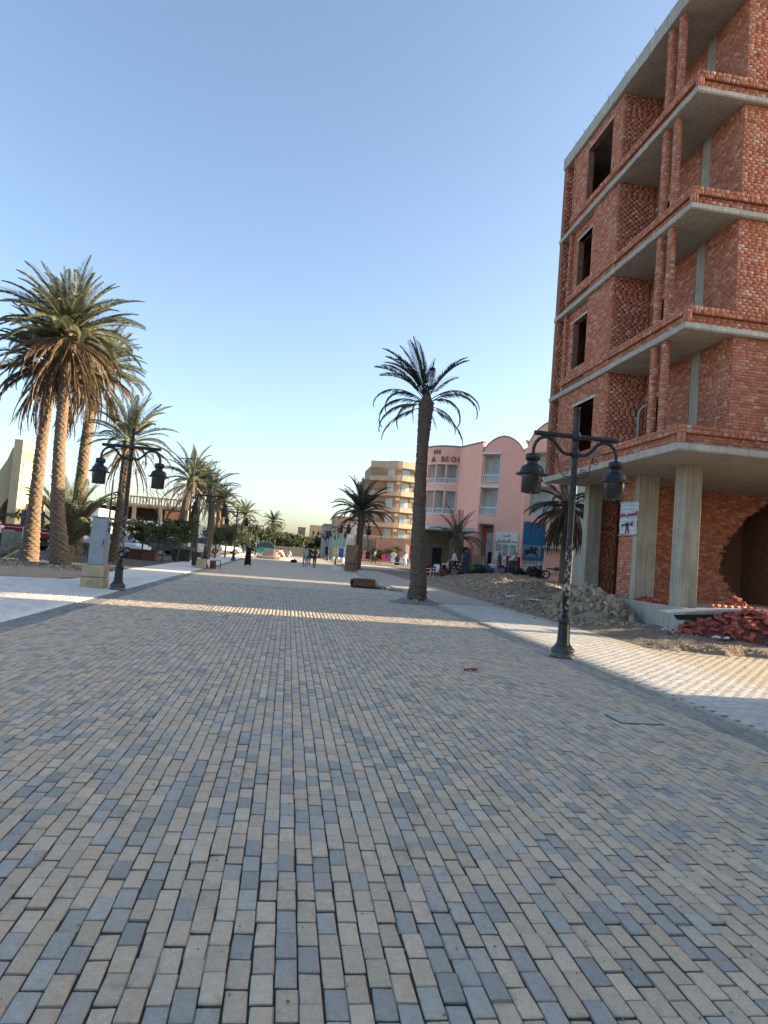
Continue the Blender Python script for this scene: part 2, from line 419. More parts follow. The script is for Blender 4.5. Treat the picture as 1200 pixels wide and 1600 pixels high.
nx = len(xs); Fq = [(j * nx + i, j * nx + i + 1, (j + 1) * nx + i + 1, (j + 1) * nx + i) for j in range(len(ys) - 1) for i in range(nx - 1)]
struct(soup('dirt_terrain', V, Fq, M_debris_soil, None, True))
# left: brown sand patch, gravel bed
def patch(name, poly, z, material, kind=struct):
    q = MB(); q.prism(poly, z - .06, z); return kind(q.build(name, material))
M_brownsand = mat('brown_sand', (.33, .215, .14), .97, .2, 2.5, .5, col2=(.40, .31, .23), fine=40)
M_gravel = mat('grey_gravel_bed', (.15, .14, .13), .97, .3, 20, .6, fine=120)
patch('sand_patch', [(-30, 16.5), (-13.2, 20.4), (-9.2, 22.2), (-7.4, 22.9), (-6.9, 24.2), (-7.1, 27.2), (-9, 28.6), (-30, 29)], .03, M_brownsand)
patch('gravel_bed', [(-40, 28.3), (-8.9, 28.3), (-7.1, 30), (-7.0, 95), (-40, 95)], .035, M_gravel)
M_asphalt = mat('dusty_asphalt', (.17, .165, .16), .9, .15, 1.5, .3)
patch('parking_road', [(-60, 52), (-14, 52), (-13, 110), (-60, 110)], .045, M_asphalt)
def scatter(name, pts, size, material, parent=None, flat=.6, seed=1):
    r = np.random.default_rng(seed); pts = np.asarray(pts, float); n = len(pts)
    base = np.array([(1, 0, 0), (-1, 0, 0), (0, 1, 0), (0, -1, 0), (0, 0, 1), (0, 0, -1)], float)
    tri = np.array([(0, 2, 4), (2, 1, 4), (1, 3, 4), (3, 0, 4), (2, 0, 5), (1, 2, 5), (3, 1, 5), (0, 3, 5)])
    s = size[0] + (size[1] - size[0]) * r.random(n) ** 2.2
    V = base[None] * s[:, None, None] * (1 + r.uniform(-.35, .35, (n, 6, 1))) * np.array([1, 1, flat])
    a = r.uniform(0, 6.28, n); ca, sa = np.cos(a)[:, None], np.sin(a)[:, None]
    V = np.stack([V[..., 0] * ca - V[..., 1] * sa, V[..., 0] * sa + V[..., 1] * ca, V[..., 2] + V[..., 0] * .3], -1) + pts[:, None, :]
    return soup(name, V.reshape(-1, 3), (tri[None] + (np.arange(n) * 6)[:, None, None]).reshape(-1, 3), material, parent)
M_stone = mat('rubble_stone', (.39, .305, .215), .95, .2, 5, .4, isl=.35, fine=40)
M_gstone = mat('dark_gravel_stone', (.15, .14, .135), .95, .2, 9, .2, isl=.45)
pts = [(random.uniform(-16, -7.1), random.uniform(28.6, 46), .03) for _ in range(9000)]
stuff(scatter('gravel', pts, (.012, .05), M_gstone, None, .7, 3))
pts = []
for _ in range(11000):
    y = random.uniform(18, 52); x = 8.3 + abs(random.gauss(0, 1)) * 2.6 + (y - 20) * .05
    if y < 25.5 and x > 10.6: continue
    if random.random() < .25: x -= random.uniform(0, .9)
    pts.append((x, y, dirt_h(x, y) + .03))
stuff(scatter('rubble_gravel', pts, (.015, .11), M_stone, None, .65, 4))
pts = [(random.uniform(8.0, 10.9), random.uniform(13.2, 18.5)) for _ in range(2600)]
stuff(scatter('building_site_grit', [(x, y, dirt_h(x, y) + .025) for x, y in pts if random.random() < (x - 7.6) / 2.5], (.006, .035), M_stone, None, .6, 5))
pts = [(random.uniform(-14, -7), random.uniform(27, 31), .03) for _ in range(1100)]
stuff(scatter('pale_stones', pts, (.015, .10), M_stone, None, .6, 6))
pts = [(random.uniform(BL, BR), 1.9 + 16 * random.random() ** 1.6, .004) for _ in range(1800)] + [(BR + random.gauss(0, .35), random.uniform(3, 20), .004) for _ in range(900)]
stuff(scatter('paving_grit', [p for p in pts if p[0] < XR - .1], (.0015, .009), M_stone, None, .7, 15))
# ================================================================== UNFINISHED BRICK BUILDING (right)
def brick_mat():
    m, t, b = nodes('red_clay_brick')
    pos = N(t, 'ShaderNodeNewGeometry').outputs['Position']; r = rnd(t)
    c = ramp(t, r, [(0, (.43, .145, .092)), (.25, (.50, .172, .104)), (.55, (.56, .21, .124)), (.82, (.61, .26, .152)), (.94, (.64, .34, .22)), (1, (.58, .43, .32))])
    mid = noise(t, pos, 14, 5, .7); fine = noise(t, pos, 120, 4, .7); big = noise(t, pos, .45, 4)
    c = mix_c(t, 1.0, c, ramp(t, mid, [(.3, (.78,) * 3), (.72, (1.2,) * 3)]), 'MULTIPLY')
    c = mix_c(t, 1.0, c, ramp(t, fine, [(.3, (.86,) * 3), (.7, (1.12,) * 3)]), 'MULTIPLY')
    c = mix_c(t, math_n(t, 'MULTIPLY', ramp(t, mid, [(.58, (0,) * 3), (.74, (1,) * 3)]), .18), c, (.42, .31, .24))
    c = mix_c(t, math_n(t, 'MULTIPLY', ramp(t, big, [(.45, (0,) * 3), (.72, (1,) * 3)]), .30), c, (.30, .17, .13))
    t.links.new(c, b.inputs['Base Color']); b.inputs['Roughness'].default_value = .92; b.inputs['Specular IOR Level'].default_value = .2
    bump_to(t, b, math_n(t, 'ADD', mid, math_n(t, 'MULTIPLY', fine, 2.0)), .22, .0025); return m
M_brick = brick_mat()
M_mortar = mat('brick_mortar', (.33, .165, .11), .95, .25, 9, .3)
def conc_mat(name, col, dark):
    """board-marked concrete: vertical form lines, stains"""
    m, t, b = nodes(name)
    pos = N(t, 'ShaderNodeNewGeometry').outputs['Position']
    mp = N(t, 'ShaderNodeMapping'); mp.inputs['Scale'].default_value = (9, 9, .35); t.links.new(pos, mp.inputs[0])
    st = noise(t, mp.outputs[0], 1.6, 5, .6); n1 = noise(t, pos, 1.6, 6, .65); n2 = noise(t, pos, 40, 4, .7)
    c = mix_c(t, ramp(t, n1, [(.35, (0,) * 3), (.7, (1,) * 3)]), col, dark)
    c = mix_c(t, 1.0, c, ramp(t, st, [(.3, (.74,) * 3), (.7, (1.22,) * 3)]), 'MULTIPLY')
    c = mix_c(t, 1.0, c, ramp(t, n2, [(.3, (.88,) * 3), (.7, (1.1,) * 3)]), 'MULTIPLY')
    t.links.new(c, b.inputs['Base Color']); b.inputs['Roughness'].default_value = .9; b.inputs['Specular IOR Level'].default_value = .25
    bump_to(t, b, math_n(t, 'ADD', st, n2), .4, .008); return m
M_conc = conc_mat('raw_concrete', (.44, .41, .345), (.35, .32, .265))
M_conc_col = conc_mat('raw_concrete_column', (.42, .385, .305), (.31, .28, .22))
M_conc_pale = conc_mat('raw_concrete_pale_edge', (.55, .51, .42), (.44, .40, .32))

def clip_holes(u0, u1, holes):
    seg = [(u0, u1)]
    for a, b in holes:
        nseg = []
        for s0, s1 in seg:
            if b <= s0 or a >= s1: nseg.append((s0, s1)); continue
            if a > s0: nseg.append((s0, a))
            if b < s1: nseg.append((b, s1))
        seg = nseg
    return seg
def brick_boxes(p0, du, n, length, height, holes=(), course=.086, bl=.198, depth=.085, gap=.0078, jag=None, rs=rng, header=False):
    """list of (u0,u1,v0,v1,proud) turned into box vertices; p0 bottom corner, du along, n outwards"""
    out = []
    nv = int(round(height / course)); cs = height / nv
    for k in range(nv):
        v0, v1 = k * cs, (k + 1) * cs; vm = (v0 + v1) / 2
        hs = [(h[0], h[1]) for h in holes if h[2] < vm < h[3]]
        if jag: hs += jag(vm)
        u = -(.5 * bl if k % 2 else 0) + rs.normal(0, .006)
        L = bl * (.5 if header else 1)
        while u < length:
            e = u + L * (1 + rs.normal(0, .03))
            if rs.random() < .06: e = u + L * .55
            for a, b in clip_holes(max(u, 0), min(e, length), hs):
                if b - a > .035: out.append((a + gap / 2, b - gap / 2, v0 + gap / 2 + rs.normal(0, .0012), v1 - gap / 2 + rs.normal(0, .0012), rs.normal(0, .0018)))
            u = e
    return out
def bricks_np(boxes, p0, du, n, depth=.03, base=.005):
    p0, du, n = np.array(p0, float), np.array(du, float), np.array(n, float); z = np.array([0, 0, 1.0])
    B = np.array(boxes); k = len(B)
    V = np.zeros((k, 8, 3)); o = base + B[:, 4]
    i = 0
    for d in (-depth, None):
        for uu, vv in ((0, 2), (1, 2), (1, 3), (0, 3)):
            dd = (np.full(k, d) if d is not None else o)
            V[:, i] = p0 + B[:, uu, None] * du + B[:, vv, None] * z + dd[:, None] * n; i += 1
    Fc = np.array([(4, 5, 6, 7), (0, 1, 5, 4), (1, 2, 6, 5), (2, 3, 7, 6), (3, 0, 4, 7)])
    if np.dot(np.cross(du, z), n) < 0: Fc = Fc[:, ::-1]
    return V.reshape(-1, 3), (Fc[None] + (np.arange(k) * 8)[:, None, None]).reshape(-1, 4)
class Pile:
    def __init__(s): s.V = []; s.F = []; s.n = 0
    def add(s, V, Fq): s.V.append(V); s.F.append(Fq + s.n); s.n += len(V)
    def build(s, name, material, parent): return soup(name, np.concatenate(s.V), np.concatenate(s.F), material, parent)
def wall_backing(q, p0, du, n, length, height, holes, thick=.22):
    """solid mortar wall behind the bricks, real openings"""
    p0, du, n = Vector(p0), Vector(du), Vector(n)
    cuts = sorted({0.0, length} | {min(max(c, 0), length) for h in holes for c in h[:2]})
    for a, b in zip(cuts, cuts[1:]):
        if b - a < 1e-4: continue
        um = (a + b) / 2
        for v0, v1 in clip_holes(0, height, [(h[2], h[3]) for h in holes if h[0] < um < h[1]]):
            P = []
            for d in (0, -thick):
                for uu, vv in ((a, v0), (b, v0), (b, v1), (a, v1)): P.append(p0 + du * uu + n * d + Vector((0, 0, vv)))
            Fc = [(0, 1, 2, 3), (7, 6, 5, 4), (0, 4, 5, 1), (1, 5, 6, 2), (2, 6, 7, 3), (3, 7, 4, 0)]
            if du.cross(Vector((0, 0, 1))).dot(n) < 0: Fc = [f[::-1] for f in Fc]
            q.add(P, Fc)

BX, BY = 9.6, 16.0                      # slab corner nearest the street and the camera
BX2, BY2 = 16.5, 25.3
SB = [4.89, 8.06, 11.26, 14.44, 17.50]  # undersides of the slabs
ST = [.20, .17, .17, .17, .50]
bb = thing('unfinished_building', 'unfinished five storey red brick building with raw concrete slabs and open balconies', 'building', (14, 20, 0))
def rough_slab(z, th):
    """cast slab whose edges wander a little, as left by the shuttering"""
    base = []
    for (ax, ay), (bx_, by_) in (((BX, BY), (BX2, BY)), ((BX2, BY), (BX2, BY2)), ((BX2, BY2), (BX, BY2)), ((BX, BY2), (BX, BY))):
        n = int(math.dist((ax, ay), (bx_, by_)) / .16)
        for i in range(n): base.append((ax + (bx_ - ax) * i / n, ay + (by_ - ay) * i / n))
    n = len(base); V = []; w1 = 0
    for lv, (zz, inset) in enumerate(((z, .012), (z + .02, 0), (z + th - .02, .002), (z + th, .014))):
        for i, (x, y) in enumerate(base):
            w1 = w1 * .6 + random.gauss(0, .004)
            sx = 1 if x < BX + .01 else (-1 if x > BX2 - .01 else 0); sy = 1 if y < BY + .01 else (-1 if y > BY2 - .01 else 0)
            V.append((x + sx * (inset + w1), y + sy * (inset + w1), zz + random.gauss(0, .004)))
    Fc = [tuple(range(n))[::-1], tuple(range(3 * n, 4 * n))]
    for lv in range(3):
        for i in range(n): j = (i + 1) % n; Fc.append((lv * n + i, lv * n + j, (lv + 1) * n + j, (lv + 1) * n + i))
    return MB().add(V, Fc)
for z, th in zip(SB, ST):
    rough_slab(z, th).build('slab', [M_conc], bb)
    # paler strip over the front edge, its brighter light put into the colour
    q = MB(); q.b2(BX + .002, BX2, BY - .012, BY + .05, z + .03, z + th - .03); q.build('slab_lit_edge', M_conc_pale, bb)
WX = 11.05                              # the recessed street wall
FY = 16.14                              # front wall
brickwork = {}
def segment(name, p0, du, n, L, H, holes=(), parent_wall=None, jag=None, single=0, base=.005):
    q = MB(); wall_backing(q, p0, du, n, L, H, holes); wl = q.build('wall', M_mortar, bb)
    bx = brick_boxes(p0, du, n, L, H, holes, jag=jag)
    if single:
        pick = [i for i, b in enumerate(bx) if b[0] < single][:75]; ps = set(pick)
        for i in pick:
            V, Fq = bricks_np([bx[i]], p0, du, n, base=base); c = V.mean(0)
            ob = soup('brick', V - c, Fq, M_brick); ob.parent = wl; ob.location = Vector(c) - wloc(wl)
        bx = [b for i, b in enumerate(bx) if i not in ps]
    if bx: stuff(soup('brickwork', *bricks_np(bx, p0, du, n, base=base), M_brick, wl))
    return wl
W_, S_, N_ = (-1, 0, 0), (0, -1, 0), (0, 1, 0)
for f in range(4):
    z0 = SB[f] + ST[f]; H = SB[f + 1] - z0
    # front wall facing the camera, from the corner to the right
    segment('front', (WX, FY, z0), (1, 0, 0), S_, BX2 - WX - .1, H, single=1.15)
    # recessed street wall with a concrete column let into it and a balcony door
    dz = H - .45
    holes = [(1.42, 1.86, 0, H), (3.35, 4.25, 0, 2.15)]
    segment('street', (WX, FY + .003, z0), (0, 1, 0), W_, 20.5 - FY, H, holes)
    q = MB(); q.b2(WX + .01, WX + .2, FY + 1.43, FY + 1.86, z0, z0 + H); q.build('column', M_conc_col, bb)
    q = MB(); q.b2(WX - .02, WX + .19, FY + 3.25, FY + 4.35, z0 + 2.15, z0 + 2.27); q.build('lintel', M_conc, bb)
    # brick box (bay) pushed out to the slab edge: side facing the camera
    segment('bay_side', (9.72, 20.5, z0), (1, 0, 0), S_, WX - 9.72, H)
    y0, y1 = 20.5, 24.35
    if f in (0, 3):
        win = (.72, 2.65, .55, H - .38) if f == 3 else (.95, 2.55, .62, H - .62)
        segment('bay_front', (9.72, y0 + .003, z0), (0, 1, 0), W_, y1 - y0, H, [win])
        q = MB(); q.b2(9.70, 9.9, y0 + win[0] - .15, y0 + win[1] + .15, z0 + win[3], z0 + win[3] + (.10 if f == 0 else .05)); q.build('lintel', M_conc_pale, bb)
    else:
        ys = 22.4
        segment('bay_front', (9.72, y0 + .003, z0), (0, 1, 0), W_, ys - y0, H)
        segment('bay_step', (9.84, ys, z0), (0, 1, 0), W_, y1 - ys, H, [(.22, 1.45, .75, H - .45)])
        q = MB(); q.b2(9.82, 10.0, ys + .12, ys + 1.55, z0 + H - .45, z0 + H - .38); q.build('lintel', M_conc_pale, bb)
    q = MB(); q.b2(9.69, 9.86, y1 - .05, y1 + .08, z0, z0 + H); pier = q.build('pier', M_mortar, bb)
    for (p, d, nn, L) in (((9.69, y1 - .05, z0), (0, 1, 0), W_, .13), ((9.69, y1 - .05, z0), (1, 0, 0), S_, .17)):
        stuff(soup('brickwork', *bricks_np(brick_boxes(p, d, nn, L, H), p, d, nn), M_brick, pier))
    # recess behind and end wall facing the camera
    segment('recess', (10.25, y1 + .09, z0), (0, 1, 0), W_, BY2 - y1 - .4, H)
    segment('end_wall', (9.64, BY2 - .25, z0), (1, 0, 0), S_, .61, H)
    # a wall closing the rooms behind so that the openings look dark
    MB().b2(12.6, 12.8, 16.6, 25.2, z0, z0 + H).build('inner_wall', M_mortar, bb); MB().b2(9.95, 12.6, 25.06, 25.2, z0, z0 + H).build('inner_wall', M_mortar, bb)
    # two thin brick piers on the balcony edge
    for py in (17.05, 17.62):
        q = MB(); q.b2(9.70, 9.84, py, py + .22, z0 + .35, z0 + H); pr_ = q.build('pier', M_mortar, bb)
        for (p, d, nn, L) in (((9.70, py, z0 + .35), (0, 1, 0), W_, .22), ((9.70, py, z0 + .35), (1, 0, 0), S_, .14)):
            stuff(soup('brickwork', *bricks_np(brick_boxes(p, d, nn, L, H - .35), p, d, nn), M_brick, pr_))
    # parapet: set-back courses, then two projecting courses of bricks on edge
    par = MB(); par.b2(9.75, 9.90, BY + .12, y1 - .02, z0, z0 + .47); par.b2(9.75, WX - .01, BY + .13, BY + .27, z0, z0 + .47)
    par = par.build('parapet', M_mortar, bb); pl = Pile()
    for p, d, nn, L in (((9.75, BY + .12, z0), (0, 1, 0), W_, 4.34), ((9.66, BY + .13, z0), (1, 0, 0), S_, BX2 - 9.7)):
        pl.add(*bricks_np(brick_boxes(p, d, nn, L, .26), p, d, nn))
    for p, d, nn, L in (((9.66, BY + .02, z0 + .26), (0, 1, 0), W_, 4.44 + 4 * (f > 0)), ((9.66, BY + .03, z0 + .26), (1, 0, 0), S_, BX2 - 9.7)):
        for lv in (0, 1):
            bx = []; u = 0
            st_ = .072 if lv == 0 else .15
            while u < L:
                bx.append((u + .005, min(L, u + st_ * 1.0) - .005, lv * .105 + .004, lv * .105 + .101 + rng.normal(0, .003), rng.normal(0, .006))); u += st_ * (1 + rng.normal(0, .05))
            pl.add(*bricks_np(bx, p, d, nn, depth=.11))
    # brick corner block and the dark backing of the cap
    for p, d, nn, L in (((9.645, BY + .015, z0), (0, 1, 0), W_, .16), ((9.645, BY + .015, z0), (1, 0, 0), S_, .16)):
        bx = [(u, u + .07, .004, .255, rng.normal(0, .003)) for u in (0, .078)]; pl.add(*bricks_np(bx, p, d, nn, depth=.05))
    stuff(pl.build('brickwork', M_brick, par))
    q = MB(); q.b2(9.69, 9.86, BY + .06, y1 - .03, z0 + .262, z0 + .462); q.b2(9.69, BX2 - .05, BY + .06, BY + .12, z0 + .262, z0 + .462); q.build('parapet_core', M_mortar, par)
# rusty starter bars on the roof edge
M_rust = mat('rusty_bar', (.10, .075, .06), .8, .2, 20)
for i in range(9):
    y = 16.4 + i * 1.0 + random.uniform(-.3, .3)
    MB().tube([(9.66, y, 17.9), (9.65, y, 18.06), (9.60, y + random.uniform(-.06, .06), 18.12 + random.uniform(0, .05))], .008, 5).build('starter_bar', M_rust, bb)
# ground floor: plinth, columns, dark set-back walls
PZ = .80
q = MB(); q.b2(10.95, BX2, 17.45, BY2, -.1, PZ); q.build('plinth', M_conc, bb, bevel=.02)
def column(x0, x1, y0, y1): MB().b2(x0, x1, y0, y1, PZ - .02, SB[0] + .002).build('column', M_conc_col, bb, bevel=.008)
column(11.09, 11.60, 18.0, 18.55); column(11.18, 11.86, 20.75, 21.05); column(11.18, 11.75, 24.55, 24.95)
H0 = SB[0] - PZ
segment('ground', (11.20, 21.06, PZ), (0, 1, 0), W_, .95, H0)
segment('ground', (13.0, 23.2, PZ), (0, 1, 0), W_, 2.0, H0)
segment('ground', (11.4, 24.96, PZ), (1, 0, 0), S_, 1.2, H0)
segment('ground', (11.22, 22.0, PZ), (1, 0, 0), N_, 1.2, H0)
JP = [(0, 4.27), (.39, 4.42), (.85, 4.06), (1.37, 3.87), (1.88, 3.97), (2.39, 4.22), (2.91, 4.62), (3.42, 5.13), (3.88, 5.8), (4.2, 6.2)]
def jag(v):
    for (a, ua), (b, ub_) in zip(JP, JP[1:]):
        if a <= v <= b: return [(ua + (ub_ - ua) * (v - a) / (b - a) + rng.normal(0, .07), 7.2)]
    return []
FYG = 23.2
holes = []
NR = 48
for k in range(NR):
    v = (k + .5) * H0 / NR; h = jag(v)
    if h: holes.append((h[0][0] - .02, 7.2, k * H0 / NR, (k + 1) * H0 / NR))
q = MB()
for k in range(NR):
    v0, v1 = k * H0 / NR, (k + 1) * H0 / NR; h = [x for x in holes if x[2] <= v0 + 1e-6 and x[3] >= v1 - 1e-6]
    e = h[0][0] if h else 6.2
    q.b2(11.9, 11.9 + e, FYG, FYG + .2, PZ + v0, PZ + v1)
gw = q.build('wall', M_mortar, bb)
p = (11.9, FYG, PZ); stuff(soup('brickwork', *bricks_np(brick_boxes(p, (1, 0, 0), S_, 6.2, H0, [], jag=jag), p, (1, 0, 0), S_), M_brick, gw))
for b_ in ((12.1, 18.3, 25.1, 25.28), (18.05, 18.3, FYG, 25.1)): MB().b2(*b_, PZ, SB[0]).build('inner_wall', M_mortar, bb)
MB().b2(16.52, 18.3, 21.5, 25.28, SB[0], SB[0] + .2).build('shading_slab', M_conc, bb)  # unseen ceiling added to darken the room behind the broken hole
# low course of bricks on the plinth edge and a bent drain pipe on the first balcony
q = MB(); p = (11.75, 17.55, PZ); stuff(soup('brickwork', *bricks_np(brick_boxes(p, (1, 0, 0), S_, 3.4, .17), p, (1, 0, 0), S_, depth=.1), M_brick, bb))
M_pvc = mat('grey_pvc_pipe', (.42, .42, .40), .5, .1, 6)
MB().tube([(10.75, 20.30, 5.1), (10.75, 20.30, 6.75), (10.78, 20.25, 6.9), (10.86, 20.18, 7.0), (11.0, 20.1, 7.05)], .045, 8).build('drain_pipe', M_pvc, bb, True)
# banner on the ground-floor brick pier
M_banner = mat('white_banner_cloth', (.66, .70, .74), .8, .08, 3, .1)
M_red_ink = mat('red_ink', (.42, .03, .06), .8, .1); M_black_ink = mat('black_ink', (.03, .03, .035), .8, .1)
bn = thing('banner', 'white cloth banner with red and black lettering on ground floor pier', 'banner', (11.17, 21.0, 3.3))
q = MB(); ny = 8
for i in range(ny):
    for j in range(8):
        def P(i_, j_):
            y = 20.72 + 1.2 * i_ / ny; z = 2.92 + 1.1 * j_ / 8
            return (11.165 - .02 - .012 * math.sin(i_ * 2.1 + j_ * .6), y + .02 * math.sin(j_ * .8), z - .02 * math.sin(i_ * .8))
        q.quad(P(i, j), P(i, j + 1), P(i + 1, j + 1), P(i + 1, j))
cl = q.build('cloth', M_banner, bn, True); sm = cl.modifiers.new('thickness', 'SOLIDIFY'); sm.thickness = .008
for z in (2.90, 4.03): MB().tube([(11.13, 20.66, z), (11.13, 21.97, z)], .018, 6).build('batten', M_kerb, bn)
# lettering runs to the right as seen from the street (towards the camera)
Mtx = Matrix(((0, 0, -1, 11.108), (-1, 0, 0, 21.32), (0, 1, 0, 3.62), (0, 0, 0, 1)))
def shift(Mt, dz, dy=0): M2 = Mt.copy(); M2[2][3] += dz; M2[1][3] += dy; return M2
text('\uFEA9\uFEAE\uFED4\uFEE8\uFEE3 \uFEB2\uFEB4\uFED8\uFE98\uFEE0\uFEDF', .21, M_red_ink, 'lettering', bn, shift(Mtx, -.08))
text('\uFEE2\uFEB4\uFED7 \uFEFB \uFEAA\uFED8\uFEDF', .17, M_black_ink, 'lettering', bn, shift(Mtx, -.40))
q = MB(); q.tube([(11.108, 21.22, 2.97), (11.108, 21.28, 3.18), (11.108, 21.36, 3.2), (11.108, 21.40, 2.97)], .022, 5); q.build('emblem', M_red_ink, bn)
MB().blob((11.108, 21.31, 3.24), (.02, .05, .05), 5, 6, .05).build('emblem_head', M_black_ink, bn)

# ---- unseen neighbouring buildings, shaped and placed to throw the street into shade
M_plas = mat('pale_render', (.50, .43, .34), .9, .1, 1.2, .1)
nb = thing('neighbour_building', 'plain rendered block on open ground floor columns nearest the camera, beyond the right edge', 'building', (20, 4, 0))
MB().b2(17, 24, -40, 16.9, 3.97, 8.4).build('upper_storeys', M_plas, nb)
MB().b2(17, 24, -40, 9.25, 0, 3.97).build('ground_floor', M_plas, nb)
for x in (17.3, 23.6): MB().b2(x - .1, x + .1, 16.6, 16.8, 0, 3.98).build('column', M_conc_col, nb)
gwn = thing('sun_blocking_wall', 'plain rendered sun blocking wall added behind the brick building, beyond the right edge', 'wall', (24.2, 17, 0))  # added out of view to shade the brick heap and trim the sun strip
MB().b2(24.05, 24.3, 14.9, 18.75, 0, 3.3).build('wall_body', M_plas, gwn); MB().b2(24.05, 24.3, 18.75, 25.6, 0, 9.5).build('tall_blocking_wall', M_plas, gwn)
nb2 = thing('shading_block', 'low rendered shading block added unseen behind the unfinished brick building', 'building', (21, 28.5, 0))  # added out of sight to block the sun on one side of the strip
MB().b2(16.8, 27, 25.7, 33.0, 0, 9).build('wall', M_plas, nb2)
nb3 = thing('shading_block', 'long rendered shading block added unseen between the brick building and the pink hotel', 'building', (28, 46, 0))  # likewise added, blocks the sun beyond the strip
MB().b2(24.8, 36, 35.6, 57, 0, 10.6).build('wall', M_plas, nb3)
# ================================================================== STREET LAMPS
def lamp_mat(name, top):
    m, t, b = nodes(name)
    tc = N(t, 'ShaderNodeTexCoord').outputs['Object']; sp = N(t, 'ShaderNodeSeparateXYZ'); t.links.new(tc, sp.inputs[0])
    n1 = noise(t, tc, 7, 5, .7); n2 = noise(t, tc, 34, 4, .7)
    c = mix_c(t, ramp(t, n1, [(.4, (0,) * 3), (.65, (1,) * 3)]), (.007, .009, .009), (.015, .020, .020))
    c = mix_c(t, math_n(t, 'MULTIPLY', ramp(t, n2, [(.52, (0,) * 3), (.68, (1,) * 3)]), .26 if top else .20), c, (.07, .068, .06))
    if not top:   # paint chipped off the lower shaft, showing old white
        zf = ramp(t, math_n(t, 'DIVIDE', sp.outputs[2], 4.6), [(.15, (0,) * 3), (.18, (1,) * 3), (.36, (1,) * 3), (.50, (0,) * 3)])
        chip = math_n(t, 'MULTIPLY', ramp(t, noise(t, tc, 12, 6, .75), [(.52, (0,) * 3), (.55, (1,) * 3)]), zf)
        c = mix_c(t, chip, c, (.42, .44, .46))
        dustf = ramp(t, math_n(t, 'DIVIDE', sp.outputs[2], 4.6), [(0, (.75,) * 3), (.03, (.35,) * 3), (.06, (0,) * 3)])
        c = mix_c(t, math_n(t, 'MULTIPLY', dustf, ramp(t, n1, [(.3, (.4,) * 3), (.6, (1,) * 3)])), c, (.20, .18, .145))
    t.links.new(c, b.inputs['Base Color']); b.inputs['Roughness'].default_value = .48; b.inputs['Specular IOR Level'].default_value = .45
    bump_to(t, b, n2, .2, .004); return m
M_lpole = lamp_mat('chipped_green_black_paint', False); M_ltop = lamp_mat('dusty_green_black_paint', True)
M_lglass, t_, b_ = nodes('grimy_lantern_glass')
b_.inputs['Base Color'].default_value = (.03, .026, .024, 1); b_.inputs['Roughness'].default_value = .3
M_bulb = mat('white_bulb', (.55, .55, .53), .4, .05)
